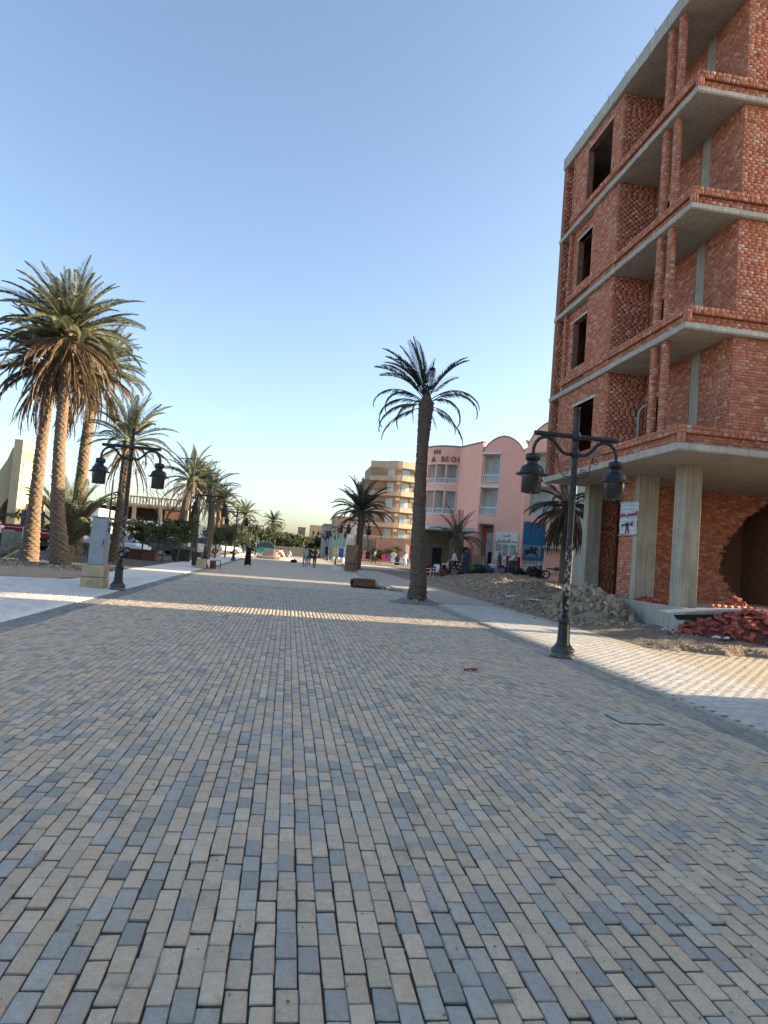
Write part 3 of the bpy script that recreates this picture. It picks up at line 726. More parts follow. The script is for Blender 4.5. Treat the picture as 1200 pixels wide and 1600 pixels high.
def make_lamp(label):
    root = thing('street_lamp', label, 'street lamp', (0, 0, 0), 0, 'twin lantern lamps along the promenade')
    q = MB(); q.lathe([(.225, 0), (.225, .05), (.205, .06), (.195, .10), (.215, .12), (.205, .16), (.165, .20), (.145, .235)], n=28)
    q.build('base', M_lpole, root, True)
    q = MB(); prof = [(.135, .235), (.118, .30), (.104, .62)]; n = 32; V = []; Fc = []
    for k, (r, z) in enumerate(prof):
        for i in range(n): rr = r * (1 if i % 4 < 2 else .93); V.append((rr * math.cos(2 * PI * i / n), rr * math.sin(2 * PI * i / n), z))
    for k in range(2):
        for i in range(n): j = (i + 1) % n; Fc.append((k * n + i, k * n + j, (k + 1) * n + j, (k + 1) * n + i))
    q.add(V, Fc); q.build('fluted_foot', M_lpole, root)
    q = MB(); q.lathe([(.09, .62), (.118, .63), (.118, .68), (.085, .70), (.072, .74)], n=24); q.build('collar', M_lpole, root, True)
    q = MB(); q.lathe([(.066, .70), (.060, 2.4), (.054, 3.72), (.05, 4.4), (.046, 4.62), (.052, 4.63), (.05, 4.68), (.0, 4.69)], n=20); q.build('pole', M_lpole, root, True)
    for z, r in ((3.80, .085), (4.12, .09)):
        q = MB(); q.lathe([(.05, z - .10), (r * .8, z - .08), (r, z - .03), (r, z + .03), (r * .8, z + .08), (.05, z + .10)], n=20); q.build('ring', M_ltop, root, True)
    q = MB(); q.tube([(-.82, 0, 4.12), (-.80, 0, 4.12), (.80, 0, 4.12), (.82, 0, 4.12)], [.044, .046, .046, .044], 14); q.build('crossbar', M_ltop, root)
    for s in (-1, 1):
        pts = []
        P = [(0.05, 3.79), (.14, 3.77), (.24, 3.80), (.33, 3.88), (.42, 3.99), (.52, 4.05), (.62, 4.06), (.71, 4.02), (.78, 3.94), (.815, 3.84), (.82, 3.70), (.82, 3.64)]
        q = MB(); q.tube([(s * a, 0, z) for a, z in P], .033, 10); q.build('arm', M_ltop, root, True)
        for cx, cz, r0, ph in ((.17, 3.44, .075, 0), (.42, 3.68, .075, 1)):
            sp_ = []
            for k in range(22):
                a = k / 21 * 2.6 * PI; r = r0 * (1 - .75 * k / 21); sp_.append((s * (cx + r * math.cos(a + ph * 2)), 0, cz + r * math.sin(a + ph * 2)))
            q = MB(); q.tube(sp_, .0085, 5); q.build('scroll', M_ltop, root)
        q = MB(); q.tube([(s * .06, 0, 3.34), (s * .2, 0, 3.36), (s * .29, 0, 3.44), (s * .31, 0, 3.55), (s * .33, 0, 3.68), (s * .36, 0, 3.76)], .009, 5); q.build('scroll', M_ltop, root)
        c = (s * .82, 0, 0); z0 = 3.33
        q = MB(); q.lathe([(.30, z0 - .01), (.30, z0), (.235, z0 + .03), (.215, z0 + .07), (.205, z0 + .12), (.16, z0 + .165), (.10, z0 + .185), (.098, z0 + .25), (.118, z0 + .265), (.135, z0 + .275), (.135, z0 + .37), (.11, z0 + .385), (.04, z0 + .39)], c, 28)
        ln = q.build('lantern', M_ltop, root, True)
        q = MB(); q.lathe([(.185, z0 - .005), (.180, z0 - .34), (.170, z0 - .345), (.172, z0 - .01)], c, 24, False); q.build('glass', M_lglass, ln, True)
        q = MB(); q.lathe([(.03, z0 - .02), (.045, z0 - .20), (.06, z0 - .27), (.04, z0 - .325), (.01, z0 - .335)], c, 10); q.build('bulb', M_bulb, ln, True)
    return root
lampR = make_lamp('nearest twin lantern lamp, on the right kerb before the brick building')
lampR.location = (5.17, 12.07, 0)
lamp_lab = ['twin lantern lamp beside the grey electrical cabinet on the left', 'twin lantern lamp with a pale concrete block at its foot', 'twin lantern lamp left of the woman in black',
            'twin lantern lamp before the turquoise minibus', 'small far twin lantern lamp, fifth along the left row', 'smallest far twin lantern lamp of the left row']
for i, y in enumerate((20.28, 39.6, 58.5, 77.5, 97, 117)):
    dup(lampR, (-4.71 + .1 * min(i, 2), y, .0), random.uniform(-.03, .03), lamp_lab[i])
for i, (x, y, lab) in enumerate(((5.45, 54.3, 'twin lantern lamp beside the leaning wooden board on the right'), (5.3, 75, 'twin lantern lamp behind the small white planter box'),
                         (5.6, 96, 'far twin lantern lamp before the blue shopfronts'), (5.4, 118, 'farthest twin lantern lamp of the right row'))):
    dup(lampR, (x, y, 0), random.uniform(-.05, .05), lab)

# ================================================================== PALMS
def leaf_mat(name, c0, c1, tip, trans=.25):
    m, t, b = nodes(name)
    pos = N(t, 'ShaderNodeNewGeometry').outputs['Position']; o = N(t, 'ShaderNodeObjectInfo').outputs['Random']
    n1 = noise(t, pos, 3, 3)
    f = math_n(t, 'FRACT', math_n(t, 'ADD', o, math_n(t, 'MULTIPLY', n1, .6)))
    c = ramp(t, f, [(0, c0), (.75, c1), (1, tip)])
    t.links.new(c, b.inputs['Base Color']); b.inputs['Roughness'].default_value = .55; b.inputs['Specular IOR Level'].default_value = .35
    tr = N(t, 'ShaderNodeBsdfTranslucent'); t.links.new(c, tr.inputs[0]); mx = N(t, 'ShaderNodeMixShader'); mx.inputs[0].default_value = trans
    t.links.new(b.outputs[0], mx.inputs[1]); t.links.new(tr.outputs[0], mx.inputs[2]); t.links.new(mx.outputs[0], t.nodes['Material Output'].inputs[0]); return m
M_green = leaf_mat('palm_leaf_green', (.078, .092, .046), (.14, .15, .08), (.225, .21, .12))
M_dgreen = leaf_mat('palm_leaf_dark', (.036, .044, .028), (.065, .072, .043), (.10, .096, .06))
M_dead = leaf_mat('palm_leaf_dry', (.085, .055, .032), (.15, .100, .056), (.22, .155, .09), .15)
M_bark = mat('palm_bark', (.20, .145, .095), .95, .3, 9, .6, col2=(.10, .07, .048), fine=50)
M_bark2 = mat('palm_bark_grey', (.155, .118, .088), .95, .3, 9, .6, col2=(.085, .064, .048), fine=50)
def frond_mesh(name, L, a0, droop, nl, ll, material, dead=False, seed=0, vee=.5, bare=.14):
    """one frond along +X, rooted at the origin: rachis with leaflets on both sides"""
    r = random.Random(seed); q = MB(); n = 18; P = []; p = Vector((0, 0, 0)); a = a0
    T = []
    for i in range(n + 1):
        P.append(p.copy()); T.append(a); a -= droop / n * (.35 + 1.3 * i / n); p = p + Vector((math.cos(a), .012 * math.sin(i * .7 + seed), math.sin(a))) * (L / n)
    q.tube(P, [max(.006, .028 * (1 - i / n) ** .8) * (L / 3.2) for i in range(n + 1)], 5)
    for k in range(nl):
        s = bare + (1 - bare) * (k + r.random() * .5) / nl; f = s * n; i = min(n - 1, int(f)); c = P[i].lerp(P[i + 1], f - i); an = T[i]
        t = Vector((math.cos(an), 0, math.sin(an))); nrm = Vector((-math.sin(an), 0, math.cos(an)))
        prof = (math.sin(PI * min(1, (s * .93 + .06)) ** .75)) ** .6
        for sd_ in (-1, 1):
            l = ll * max(.15, prof) * r.uniform(.85, 1.12)
            if dead and r.random() < .25: continue
            fw = (.55 + .75 * s) if not dead else 1.1
            if dead: d = (t * fw + Vector((0, sd_ * .32, 0)) + Vector((0, 0, -1)) * r.uniform(.25, .9) + nrm * r.uniform(-.1, .1)).normalized()
            else: d = (t * fw + Vector((0, sd_ * 1.0, 0)) + nrm * (vee * r.uniform(.3, 1.2))).normalized()
            w_ = (.0165 if not dead else .016) * (L / 3.0) * r.uniform(.8, 1.2)
            sid = (d.cross(Vector((0, sd_, .4)))).normalized() * w_
            mid = c + d * l * .45; e = c + d * l + Vector((0, 0, -l * (.10 if not dead else .2)))
            q.add([c, mid + sid, e, mid - sid], [(0, 1, 2, 3)])
    return q.mesh(name, material)
def frond_set(L, g, dk, seed):
    D = {}
    for kind, a0, dr, n, ll, mt, dead in (('up', 1.35, .6, 86, .48, g, 0), ('high', 1.0, .8, 86, .50, g, 0), ('mid', .58, .95, 84, .50, g, 0), ('low', .15, 1.1, 80, .48, dk, 0),
                                   ('hang', -.2, 1.35, 74, .40, M_dead, 1), ('skirt', -.95, .72, 70, .36, M_dead, 1)):
        D[kind] = [frond_mesh('frond', L * (1 if not dead else 1.05), a0 + .12 * k, dr + .15 * k, n, ll * L / 3.2, mt, bool(dead), seed + k * 7) for k in range(2)]
    return D
FS_left = frond_set(3.3, M_green, M_green, 11)
FS_dark = frond_set(2.7, M_dgreen, M_dgreen, 31)
def trunk_mesh(name, pts, rads, material, pitch=.11, amp=.075, around=8):
    """tapered stem with a spiral of old leaf bases"""
    pts = [Vector(p) for p in pts]; L = sum((b - a).length for a, b in zip(pts, pts[1:])); m = max(12, int(L / .04)); n = 30; V = []; Fc = []
    for k in range(m + 1):
        f = k / m * (len(pts) - 1); i = min(len(pts) - 2, int(f)); u = f - i; u2 = u * u * (3 - 2 * u) if len(pts) == 2 else u
        c = pts[i].lerp(pts[i + 1], u2); r = rads[i] + (rads[i + 1] - rads[i]) * u; z = k / m * L
        row = z / pitch
        for j in range(n):
            a = 2 * PI * j / n; ph = (a / (2 * PI) * around + (math.floor(row) % 2) * .5) % 1.0; fr = row - math.floor(row)
            bumpy = (1 - fr) * max(0, 1 - abs(ph - .5) * 2.1) * amp * 2.0
            jit = .03 * math.sin(a * 5 + k * .9) + random.uniform(-.02, .02)
            rr = r * (1 - amp * .35 + bumpy + jit); V.append((c.x + rr * math.cos(a), c.y + rr * math.sin(a), c.z))
    for k in range(m):
        for j in range(n): e = (j + 1) % n; Fc.append((k * n + j, k * n + e, (k + 1) * n + e, (k + 1) * n + j))
    q = MB(); q.add(V, Fc); return q.mesh(name, material)
def make_palm(label, loc, path, rads, FS, counts, scale=1.0, bark=None, heart=.34, seed=0, az_bias=None, pitch=.11, hl=.95):
    r = random.Random(seed)
    root = thing('palm_tree', label, 'palm tree', loc, 0, 'palm trees along the promenade')
    obj('trunk', trunk_mesh('trunk', path, rads, bark or M_bark, pitch), root)
    top = Vector(path[-1])
    q = MB(); q.lathe([(heart * .75, -hl * .95), (heart * .95, -hl * .6), (heart, -hl * .3), (heart * .9, 0), (heart * .55, .22), (heart * .2, .42), (.02, .5)], (0, 0, 0), 14)
    me = q.mesh('crown', bark or M_bark)
    for v in me.vertices: v.co *= 1 + r.uniform(-.13, .13)
    cr = obj('crown', me, root, top)
    for kind, n in counts.items():
        for k in range(n):
            az = 2 * PI * (k + r.uniform(-.35, .35)) / n + {'up': 0, 'high': .5, 'mid': .2, 'low': .8, 'hang': .1, 'skirt': .6}[kind]
            if az_bias is not None and kind in ('hang', 'skirt', 'low') and r.random() > az_bias(az): continue
            o = obj('frond', FS[kind][r.randrange(2)], cr, (0.12 * math.cos(az), .12 * math.sin(az), {'up': .3, 'high': .2, 'mid': .1, 'low': -.05, 'hang': -.22, 'skirt': -.45}[kind] + r.uniform(-.1, .1)))
            o.rotation_euler = (r.uniform(-.35, .35), r.uniform(-.16, .16), az); o.scale = (scale * r.uniform(.85, 1.1),) * 3
    return root
full = dict(up=9, high=16, mid=20, low=17, hang=20, skirt=34)
make_palm('tall date palm at the far left, behind the blue road sign', (-11.5, 32.6, .03), [(0, 0, 0), (-.02, 0, 2.3), (-.02, 0, 5.2), (.05, .1, 7.9), (.0, .1, 9.1)], [.40, .28, .24, .23, .23], FS_left, full, .88, seed=1)
make_palm('tallest date palm with sunlit trunk and thick brown skirt at left', (-9.65, 31.0, .03), [(0, 0, 0), (-.36, 0, 2.3), (-.56, 0, 5.1), (-.62, 0, 7.4), (-.63, 0, 10.0)], [.44, .29, .24, .23, .23], FS_left, dict(up=11, high=19, mid=24, low=20, hang=26, skirt=44), .96, seed=2)
make_palm('tall date palm third of the left clump, standing behind the other two', (-12.3, 42.0, .03), [(0, 0, 0), (-.15, 0, 3.4), (-.1, 0, 6.4), (.0, 0, 8.8), (.15, 0, 11.0)], [.40, .32, .30, .30, .30], FS_left, full, .95, seed=3)
make_palm('shorter date palm with ragged brown skirt behind the left lamp', (-9.1, 38.0, .03), [(0, 0, 0), (.1, 0, 3), (.1, 0, 6.5)], [.36, .31, .28], FS_left, dict(up=8, high=11, mid=11, low=9, hang=9, skirt=12), .80, seed=4)
yp = make_palm('young bushy palm without trunk between the left palms', (-10.9, 36.0, .03), [(0, 0, 0), (0, 0, .7)], [.30, .28], FS_left, dict(up=10, high=12, mid=9, low=2), 1.12, seed=5, heart=.25, hl=.3)
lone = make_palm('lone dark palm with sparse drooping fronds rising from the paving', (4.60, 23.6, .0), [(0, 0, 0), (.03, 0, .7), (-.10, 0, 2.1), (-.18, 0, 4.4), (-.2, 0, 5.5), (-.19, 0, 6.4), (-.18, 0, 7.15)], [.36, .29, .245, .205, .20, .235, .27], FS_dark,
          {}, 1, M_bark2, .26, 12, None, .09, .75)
lc = [c for c in lone.children if c.name.startswith('crown')][0]
arcs = [frond_mesh('frond', 2.5, .75 - .1 * k, 2.35 + .2 * k, 66, .30, M_dgreen, True, 70 + k) for k in range(3)]
ups = [frond_mesh('frond', 2.25, 1.05, .75, 84, .40, M_dgreen, False, 80), frond_mesh('frond', 2.1, .8, .9, 84, .38, M_dgreen, False, 81), frond_mesh('frond', 2.4, 1.4, .35, 84, .36, M_dgreen, False, 82)]
drops = [frond_mesh('frond', 2.0, .1, 1.9, 70, .30, M_dead, True, 85), frond_mesh('frond', 1.9, -.3, 1.3, 70, .30, M_dead, True, 86)]
r = random.Random(21)
for az, me, s_, tz in ((178, ups[0], 1.0, .25), (165, ups[0], .95, .2), (200, ups[1], 1.0, .15), (150, ups[1], 1.02, .2), (215, ups[0], .9, .25), (190, ups[1], .92, .3), (172, ups[1], 1.05, .1), (140, ups[0], .95, .3), (120, ups[2], .92, .35), (230, ups[2], .8, .35), (165, ups[2], .95, .3), (185, ups[2], .72, .4),
        (5, ups[0], .92, .25), (-25, ups[0], .85, .25), (40, ups[2], .7, .3), (-60, ups[1], .7, .2), (75, ups[1], .8, .2), (262, ups[1], .75, .2),
        (0, arcs[0], .95, .05), (-22, arcs[1], .95, -.05), (25, arcs[2], .9, .0), (182, arcs[0], .95, .0), (205, arcs[1], .92, -.1), (160, arcs[2], .95, -.1), (192, drops[0], 1.1, -.15), (172, drops[1], 1.1, -.2), (210, drops[0], 1.0, -.15), (-8, drops[1], 1.05, -.2), (20, drops[0], .85, -.15), (-95, drops[1], .8, -.2), (100, arcs[1], .8, -.1)):
    o = obj('frond', me, lc, (.10 * math.cos(R(az)), .10 * math.sin(R(az)), tz)); o.rotation_euler = (r.uniform(-.3, .3), r.uniform(-.08, .08), R(az)); o.scale = (s_,) * 3
spots = [(-7.8, 52, 5.9, .30, 'date palm behind the tall thin pole at left', 'far', 6), (-6.6, 57, 5.5, .30, 'full date palm right of the tall thin pole', 'far', 7), (-8.4, 63, 6.2, .30, 'pale date palm, rearmost of the three by the lamp', 'far', 8),
         (-8.0, 78, 5.9, .32, 'mid distance palm over the turquoise minibus', 'far', 9), (-9.0, 92, 6.2, .32, 'farther palm right of the turquoise minibus palm', 'far', 10), (-7.0, 110, 6.0, .3, 'small far palm near the paving end at left', 'far', 13), (-3.5, 140, 6.2, .3, 'smallest palm before the far tan buildings', 'far', 14)]
for x, y, h, r_, lab, k, sd_ in spots:
    make_palm(lab, (x, y, .03), [(0, 0, 0), (random.uniform(-.3, .3), 0, h * .5), (random.uniform(-.2, .4), 0, h)], [r_, r_ * .85, r_ * .8], FS_left, dict(up=6, high=9, mid=10, low=9, hang=8, skirt=8), .78, seed=sd_)
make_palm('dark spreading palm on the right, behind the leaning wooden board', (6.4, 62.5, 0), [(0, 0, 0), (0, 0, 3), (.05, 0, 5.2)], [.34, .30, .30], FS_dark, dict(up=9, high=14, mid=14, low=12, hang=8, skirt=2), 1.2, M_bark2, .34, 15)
# stubby palm before the hotel canopy, and the skirted one beside the brick building
make_palm('stubby thick palm in front of the hotel canopy', (15.0, 60.0, .5), [(0, 0, 0), (0, 0, 1.6), (0, 0, 3.1)], [.50, .62, .60], FS_left, dict(up=6, high=4, mid=7, low=10), .80, M_bark2, .5, 16)
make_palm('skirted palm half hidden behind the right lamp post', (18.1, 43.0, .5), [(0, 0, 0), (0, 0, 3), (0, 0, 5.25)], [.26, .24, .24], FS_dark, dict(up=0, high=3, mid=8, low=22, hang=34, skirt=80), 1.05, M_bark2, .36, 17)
# ================================================================== OTHER BUILDINGS
M_pink = mat('pink_render', (.88, .44, .33), .9, .1, .7, .25, col2=(.78, .41, .315), fine=14)
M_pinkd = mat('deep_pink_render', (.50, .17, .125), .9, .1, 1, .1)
M_trim = mat('grey_roof_trim', (.26, .20, .19), .85, .15, 2)
M_offw = mat('offwhite_render', (.74, .71, .64), .85, .08, 1.5, .1)
M_white = mat('white_paint', (.72, .71, .68), .7, .05, 2)
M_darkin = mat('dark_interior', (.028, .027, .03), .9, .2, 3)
M_curt = mat('pale_curtain', (.60, .61, .61), .8, .15, 4)
M_glass, t_, b_ = nodes('blue_window_glass'); b_.inputs['Base Color'].default_value = (.16, .27, .36, 1); b_.inputs['Roughness'].default_value = .08; b_.inputs['Specular IOR Level'].default_value = .9
M_frame = mat('pale_window_frame', (.55, .57, .57), .6, .05)
M_letter = mat('dull_bronze_letters', (.26, .15, .11), .7, .2, 8)

def strip_wall(q, path, z0f, z1f, thick=.3):
    """wall following plan points; z0f/z1f are numbers or lists; thickness to the left of travel"""
    n = len(path); P = [Vector((*p, 0)) for p in path]; V = []; Fc = []
    for i, p in enumerate(P):
        d = (P[min(i + 1, n - 1)] - P[max(i - 1, 0)]).normalized(); nr = Vector((-d.y, d.x, 0)) * thick
        a = z0f[i] if isinstance(z0f, (list, tuple)) else z0f; b = z1f[i] if isinstance(z1f, (list, tuple)) else z1f
        V += [(p.x, p.y, a), (p.x, p.y, b), (p.x + nr.x, p.y + nr.y, b), (p.x + nr.x, p.y + nr.y, a)]
    for i in range(n - 1):
        o = i * 4; e = o + 4
        for k in range(4): j = (k + 1) % 4; Fc.append((o + k, o + j, e + j, e + k)[::-1])
    Fc.append((0, 1, 2, 3)); Fc.append(((n - 1) * 4 + 3, (n - 1) * 4 + 2, (n - 1) * 4 + 1, (n - 1) * 4))
    q.add(V, Fc)
def lerp2(a, b, t): return (a[0] + (b[0] - a[0]) * t, a[1] + (b[1] - a[1]) * t)
def line(a, b, n): return [lerp2(a, b, i / n) for i in range(n + 1)]
def off(path, d):
    P = [Vector(p) for p in path]; out = []
    for i, p in enumerate(P):
        t = (P[min(i + 1, len(P) - 1)] - P[max(i - 1, 0)]).normalized(); out.append((p.x - t.y * d, p.y + t.x * d))
    return out
def sub(path, t0, t1, n=6):
    L = [0]
    for a, b in zip(path, path[1:]): L.append(L[-1] + math.dist(a, b))
    def at(t):
        s = t * L[-1]
        for i in range(len(path) - 1):
            if s <= L[i + 1] + 1e-9: return lerp2(path[i], path[i + 1], (s - L[i]) / max(1e-9, L[i + 1] - L[i]))
        return path[-1]
    return [at(t0 + (t1 - t0) * i / n) for i in range(n + 1)]
def facade(bld, path, z0, z1, openings, material, thick=.3, rail=None, back=None, depth=1.3, backd=None):
    """wall along path with openings [(t0,t1,za,zb)], pale recessed backs and balustrades"""
    q = MB(); cuts = sorted({0.0, 1.0} | {c for o in openings for c in o[:2]})
    for a, b in zip(cuts, cuts[1:]):
        m_ = (a + b) / 2
        zz = clip_holes(0, 1, [])  # keep helper used
        top = z1 if not callable(z1) else None
        seg = sub(path, a, b, max(1, int(8 * (b - a)) + 1))
        hs = sorted([(o[2], o[3]) for o in openings if o[0] < m_ < o[1]])
        lo = z0
        for ha, hb in hs:
            strip_wall(q, seg, lo, ha, thick); lo = hb
        if callable(z1):
            ts = [a + (b - a) * i / (len(seg) - 1) for i in range(len(seg))]; strip_wall(q, seg, lo, [z1(t) for t in ts], thick)
        else: strip_wall(q, seg, lo, z1, thick)
    w_ = q.build('wall', material, bld)
    for o in openings:
        seg = sub(path, o[0], o[1], 5); bk = off(seg, depth)
        q = MB(); strip_wall(q, bk, o[2] - .15, o[3] + .15, .1)
        for e in (0, -1):
            a, b = seg[e], bk[e]; q.prism([a, b, (b[0] + .02, b[1] + .08), (a[0] + .02, a[1] + .08)] if e == 0 else [a, b, (b[0] + .02, b[1] - .08), (a[0] + .02, a[1] - .08)], o[2], o[3])
        q.prism(seg + bk[::-1], o[2] - .12, o[2] + .01); q.prism(seg + bk[::-1], o[3] + .001, o[3] + .12)
        q.build('balcony_recess', back or M_offw, bld)
        # door or curtain at the back
        q = MB(); d2 = off(sub(path, o[0] + (o[1] - o[0]) * .3, o[0] + (o[1] - o[0]) * .7, 2), depth - .05); strip_wall(q, d2, o[2] + .02, o[2] + (o[3] - o[2]) * .85, .04); q.build('balcony_door', M_curt, bld)
        if rail:
            ot = off(seg, .10); q = MB(); strip_wall(q, ot, o[2] + rail - .09, o[2] + rail, .14); strip_wall(q, ot, o[2], o[2] + .05, .14); rl = q.build('rail', M_white, bld)
            L = sum(math.dist(a, b) for a, b in zip(seg, seg[1:])); nb_ = max(4, int(L / .19))
            for k in range(nb_):
                p = sub(ot, (k + .5) / nb_, (k + .5) / nb_ + 1e-4, 1)[0]
                q = MB(); q.lathe([(.03, 0), (.055, .12), (.03, rail * .6), (.04, rail - .1)], (p[0], p[1] + .06, o[2] + .04), 6); q.build('baluster', M_white, rl)
    return w_

# ---------------- pink hotel
ht = thing('hotel', 'pink hotel with rounded corner, arched parapets and white balustraded balconies', 'hotel', (20, 66, 0))
tower = [(16.9 + 2.9 * math.cos(R(a)), 72 + 2.9 * math.sin(R(a))) for a in range(165, 271, 7)]
facade(ht, tower, 0, 13.35, [(.28, .52, 9.5, 11.5), (.55, .74, 9.5, 11.5), (.77, .985, 9.5, 11.5), (.28, .52, 6.3, 8.7), (.55, .74, 6.3, 8.7), (.77, .985, 6.3, 8.7)], M_pink, rail=.55)
facade(ht, line((16.9, 69.1), (18.1, 64.6), 4), 0, 13.3, [], M_pink)
q = MB(); strip_wall(q, off(tower, -.05), 13.35, 13.5, .4); strip_wall(q, off(line((16.9, 69.1), (18.1, 64.6), 4), -.05), 13.3, 13.45, .4); q.build('roof_trim', M_trim, ht)
def arch(z, h, a=0.0): return lambda t: z + h * math.sin(PI * min(1, max(0, (t * (1 - a) + a)))) ** .75
b1 = line((18.1, 64.6), (21.5, 62.0), 8)
facade(ht, b1, 0, arch(12.35, 1.5), [(.02, .44, 9.4, 12.1), (.02, .44, 6.2, 8.8), (.02, .40, .3, 5.25)], M_pink, rail=.75)
q = MB(); strip_wall(q, off(b1, -.05), [arch(12.35, 1.5)(i / 8) for i in range(9)], [arch(12.35, 1.5)(i / 8) + .13 for i in range(9)], .4); q.build('roof_trim', M_trim, ht)
b2_ = line((21.5, 61.3), (25.8, 59.4), 10); b3_ = line((25.8, 58.7), (30.1, 56.8), 10)
MB().prism([(21.5, 61.3), (21.5, 62.1), (21.8, 62.1), (21.8, 61.3)], 0, 12.7).build('wall', M_pink, ht)
for bx_ in (b2_, b3_):
    facade(ht, bx_, 0, arch(12.9, 2.3), [(.12, .62, 9.6, 12.2), (.12, .62, 6.4, 9.0), (.03, .46, 1.6, 5.6)], M_pink, rail=.75, back=M_offw)
    q = MB(); strip_wall(q, off(bx_, -.05), [arch(12.9, 2.3)(i / 10) for i in range(11)], [arch(12.9, 2.3)(i / 10) + .13 for i in range(11)], .4); q.build('roof_trim', M_trim, ht)
MB().prism([(14.2, 73), (18, 70), (22, 64), (30, 58.5), (30, 78), (14.2, 80)], 12.2, 12.4).build('roof', M_trim, ht)
# sills over the second-floor openings, small ball finial
for z in (12.15, 8.85):
    q = MB(); strip_wall(q, off(sub(b1, .0, .47, 4), -.12), z, z + .16, .3); q.build('hood', M_offw, ht)
MB().blob((21.55, 61.6, 13.3), (.16, .16, .2), 6, 8, .02).build('finial', M_offw, ht)
# ground floor recess, its back and dark window
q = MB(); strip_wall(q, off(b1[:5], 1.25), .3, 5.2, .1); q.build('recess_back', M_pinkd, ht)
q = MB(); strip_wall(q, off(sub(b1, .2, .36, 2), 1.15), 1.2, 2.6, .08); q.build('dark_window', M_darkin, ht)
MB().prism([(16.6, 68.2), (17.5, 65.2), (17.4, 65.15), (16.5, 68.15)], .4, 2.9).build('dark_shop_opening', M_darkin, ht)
# lettering round the corner
def on_tower(deg, z, r=2.96):
    a = R(deg); nx, ny = math.cos(a), math.sin(a); x, y = 16.9 + r * nx, 72 + r * ny
    return Matrix(((-ny, 0, nx, x), (nx, 0, ny, y), (0, 1, 0, z), (0, 0, 0, 1)))
for ch, d in (('A', 213), ('B', 236), ('E', 245), ('C', 257), ('H', 265)): text(ch, .8, M_letter, 'letter', ht, on_tower(d, 11.75), .05)
for ch, d in (('I', 214), ('N', 224)): text(ch, .75, M_letter, 'letter', ht, on_tower(d, 12.55), .05)
# entrance canopy with a flared cream leg
cp = thing('entrance_canopy', 'flat hotel entrance canopy on a flared cream leg', 'canopy', (14.6, 64, 0))
MB().prism([(12.6, 61.5), (16.9, 61.0), (17.1, 66), (12.8, 68)], 4.25, 4.62).build('canopy_slab', M_offw, cp)
M_cream = mat('cream_stone', (.52, .42, .30), .9, .1, 2, .2)
q = MB(); q.prism([(16.1, 4.25), (15.75, 4.25), (15.7, 3.4), (15.4, 2.3), (14.7, 1.1), (14.2, .2), (14.9, .2), (15.6, 1.3), (16.0, 2.6)], 61.6, 62.3, 'y'); q.build('flared_leg', M_cream, cp)
M_brownw = mat('brown_stone_wall', (.26, .185, .13), .9, .15, 3, .3)
MB().b2(12.9, 16.2, 66, 66.3, .2, 4.25).build('back_wall', M_brownw, cp); MB().b2(14.1, 15.0, 65.9, 65.99, .3, 2.6).build('door', M_darkin, cp)
# shop sign, blue tarpaulin, small signs
sg = thing('shop_sign', 'white shop signboard with two lines of black lettering on pink wall', 'sign', (20.4, 62.6, 3))
pth = off(sub(b1, .46, .99, 3), -.10); q = MB(); strip_wall(q, pth, 1.9, 4.55, .09); q.build('board', M_offw, sg)
dv = Vector((3.4, -2.6, 0)).normalized(); nv_ = Vector((-2.6, -3.4, 0)).normalized()
def on_b1(t, z, d=.13): c = sub(b1, t, t + 1e-4, 1)[0]; return Matrix(((dv.x, 0, nv_.x, c[0] + nv_.x * d), (dv.y, 0, nv_.y, c[1] + nv_.y * d), (0, 1, 0, z), (0, 0, 0, 1)))
text('\uFEA9\uFEAE\uFEB4\uFEDF\uFE8D', .36, M_black_ink, 'lettering', sg, on_b1(.72, 4.18), .01)
text('\uFEBD\uFEAD\uFE8E\uFECC\uFEE4\uFEE0\uFEDF \uFEAA\uFEE8\uFECB', .42, M_black_ink, 'lettering', sg, on_b1(.72, 3.62), .01)
M_pict = mat('printed_grey_picture', (.20, .21, .17), .7, .3, 6, 0, col2=(.42, .44, .42), sharp=(.45, .55))
for t0, t1, za, zb in ((.49, .62, 2.75, 3.45), (.65, .78, 2.3, 3.4), (.82, .96, 2.4, 3.4)):
    q = MB(); strip_wall(q, off(sub(b1, t0, t1, 1), -.125), za, zb, .02); q.build('picture', M_pict, sg)
MB().box((18.9, 63.6, 4.95), (.5, .22, .18), -.6).build('spotlight', M_darkin, sg)
M_tarp = mat('blue_tarpaulin', (.012, .115, .215), .6, .1, 1.5, .15, fine=6)
tp = thing('blue_tarpaulin', 'deep blue tarpaulin with a dark horse rider picture on the hotel', 'tarpaulin', (22.6, 60.7, 3))
pt = off(sub(b2_, .035, .44, 4), -.06); q = MB(); strip_wall(q, pt, 2.2, 5.55, .03); q.build('cloth', M_tarp, tp)
M_pale_blue = mat('pale_blue_print', (.16, .25, .30), .7, .2, 2); q = MB(); strip_wall(q, off(sub(b2_, .04, .40, 3), -.10), 2.35, 3.5, .01); q.build('printed_band', M_pale_blue, tp)
db = Vector((4.3, -1.9, 0)).normalized(); nb_v = Vector((-1.9, -4.3, 0)).normalized()
q = MB()
def P2(u, z, d=.135): c = Vector((21.5, 61.3, 0)) + db * u + nb_v * d; return (c.x, c.y, z)
hz = [(.30, 2.9), (.42, 3.05), (.75, 3.08), (1.15, 3.1), (1.35, 3.3), (1.55, 3.25), (1.62, 3.12), (1.42, 3.0), (1.45, 2.8), (1.7, 2.45), (1.58, 2.42), (1.25, 2.72), (.75, 2.7), (.55, 2.5), (.35, 2.42), (.28, 2.5), (.48, 2.68)]
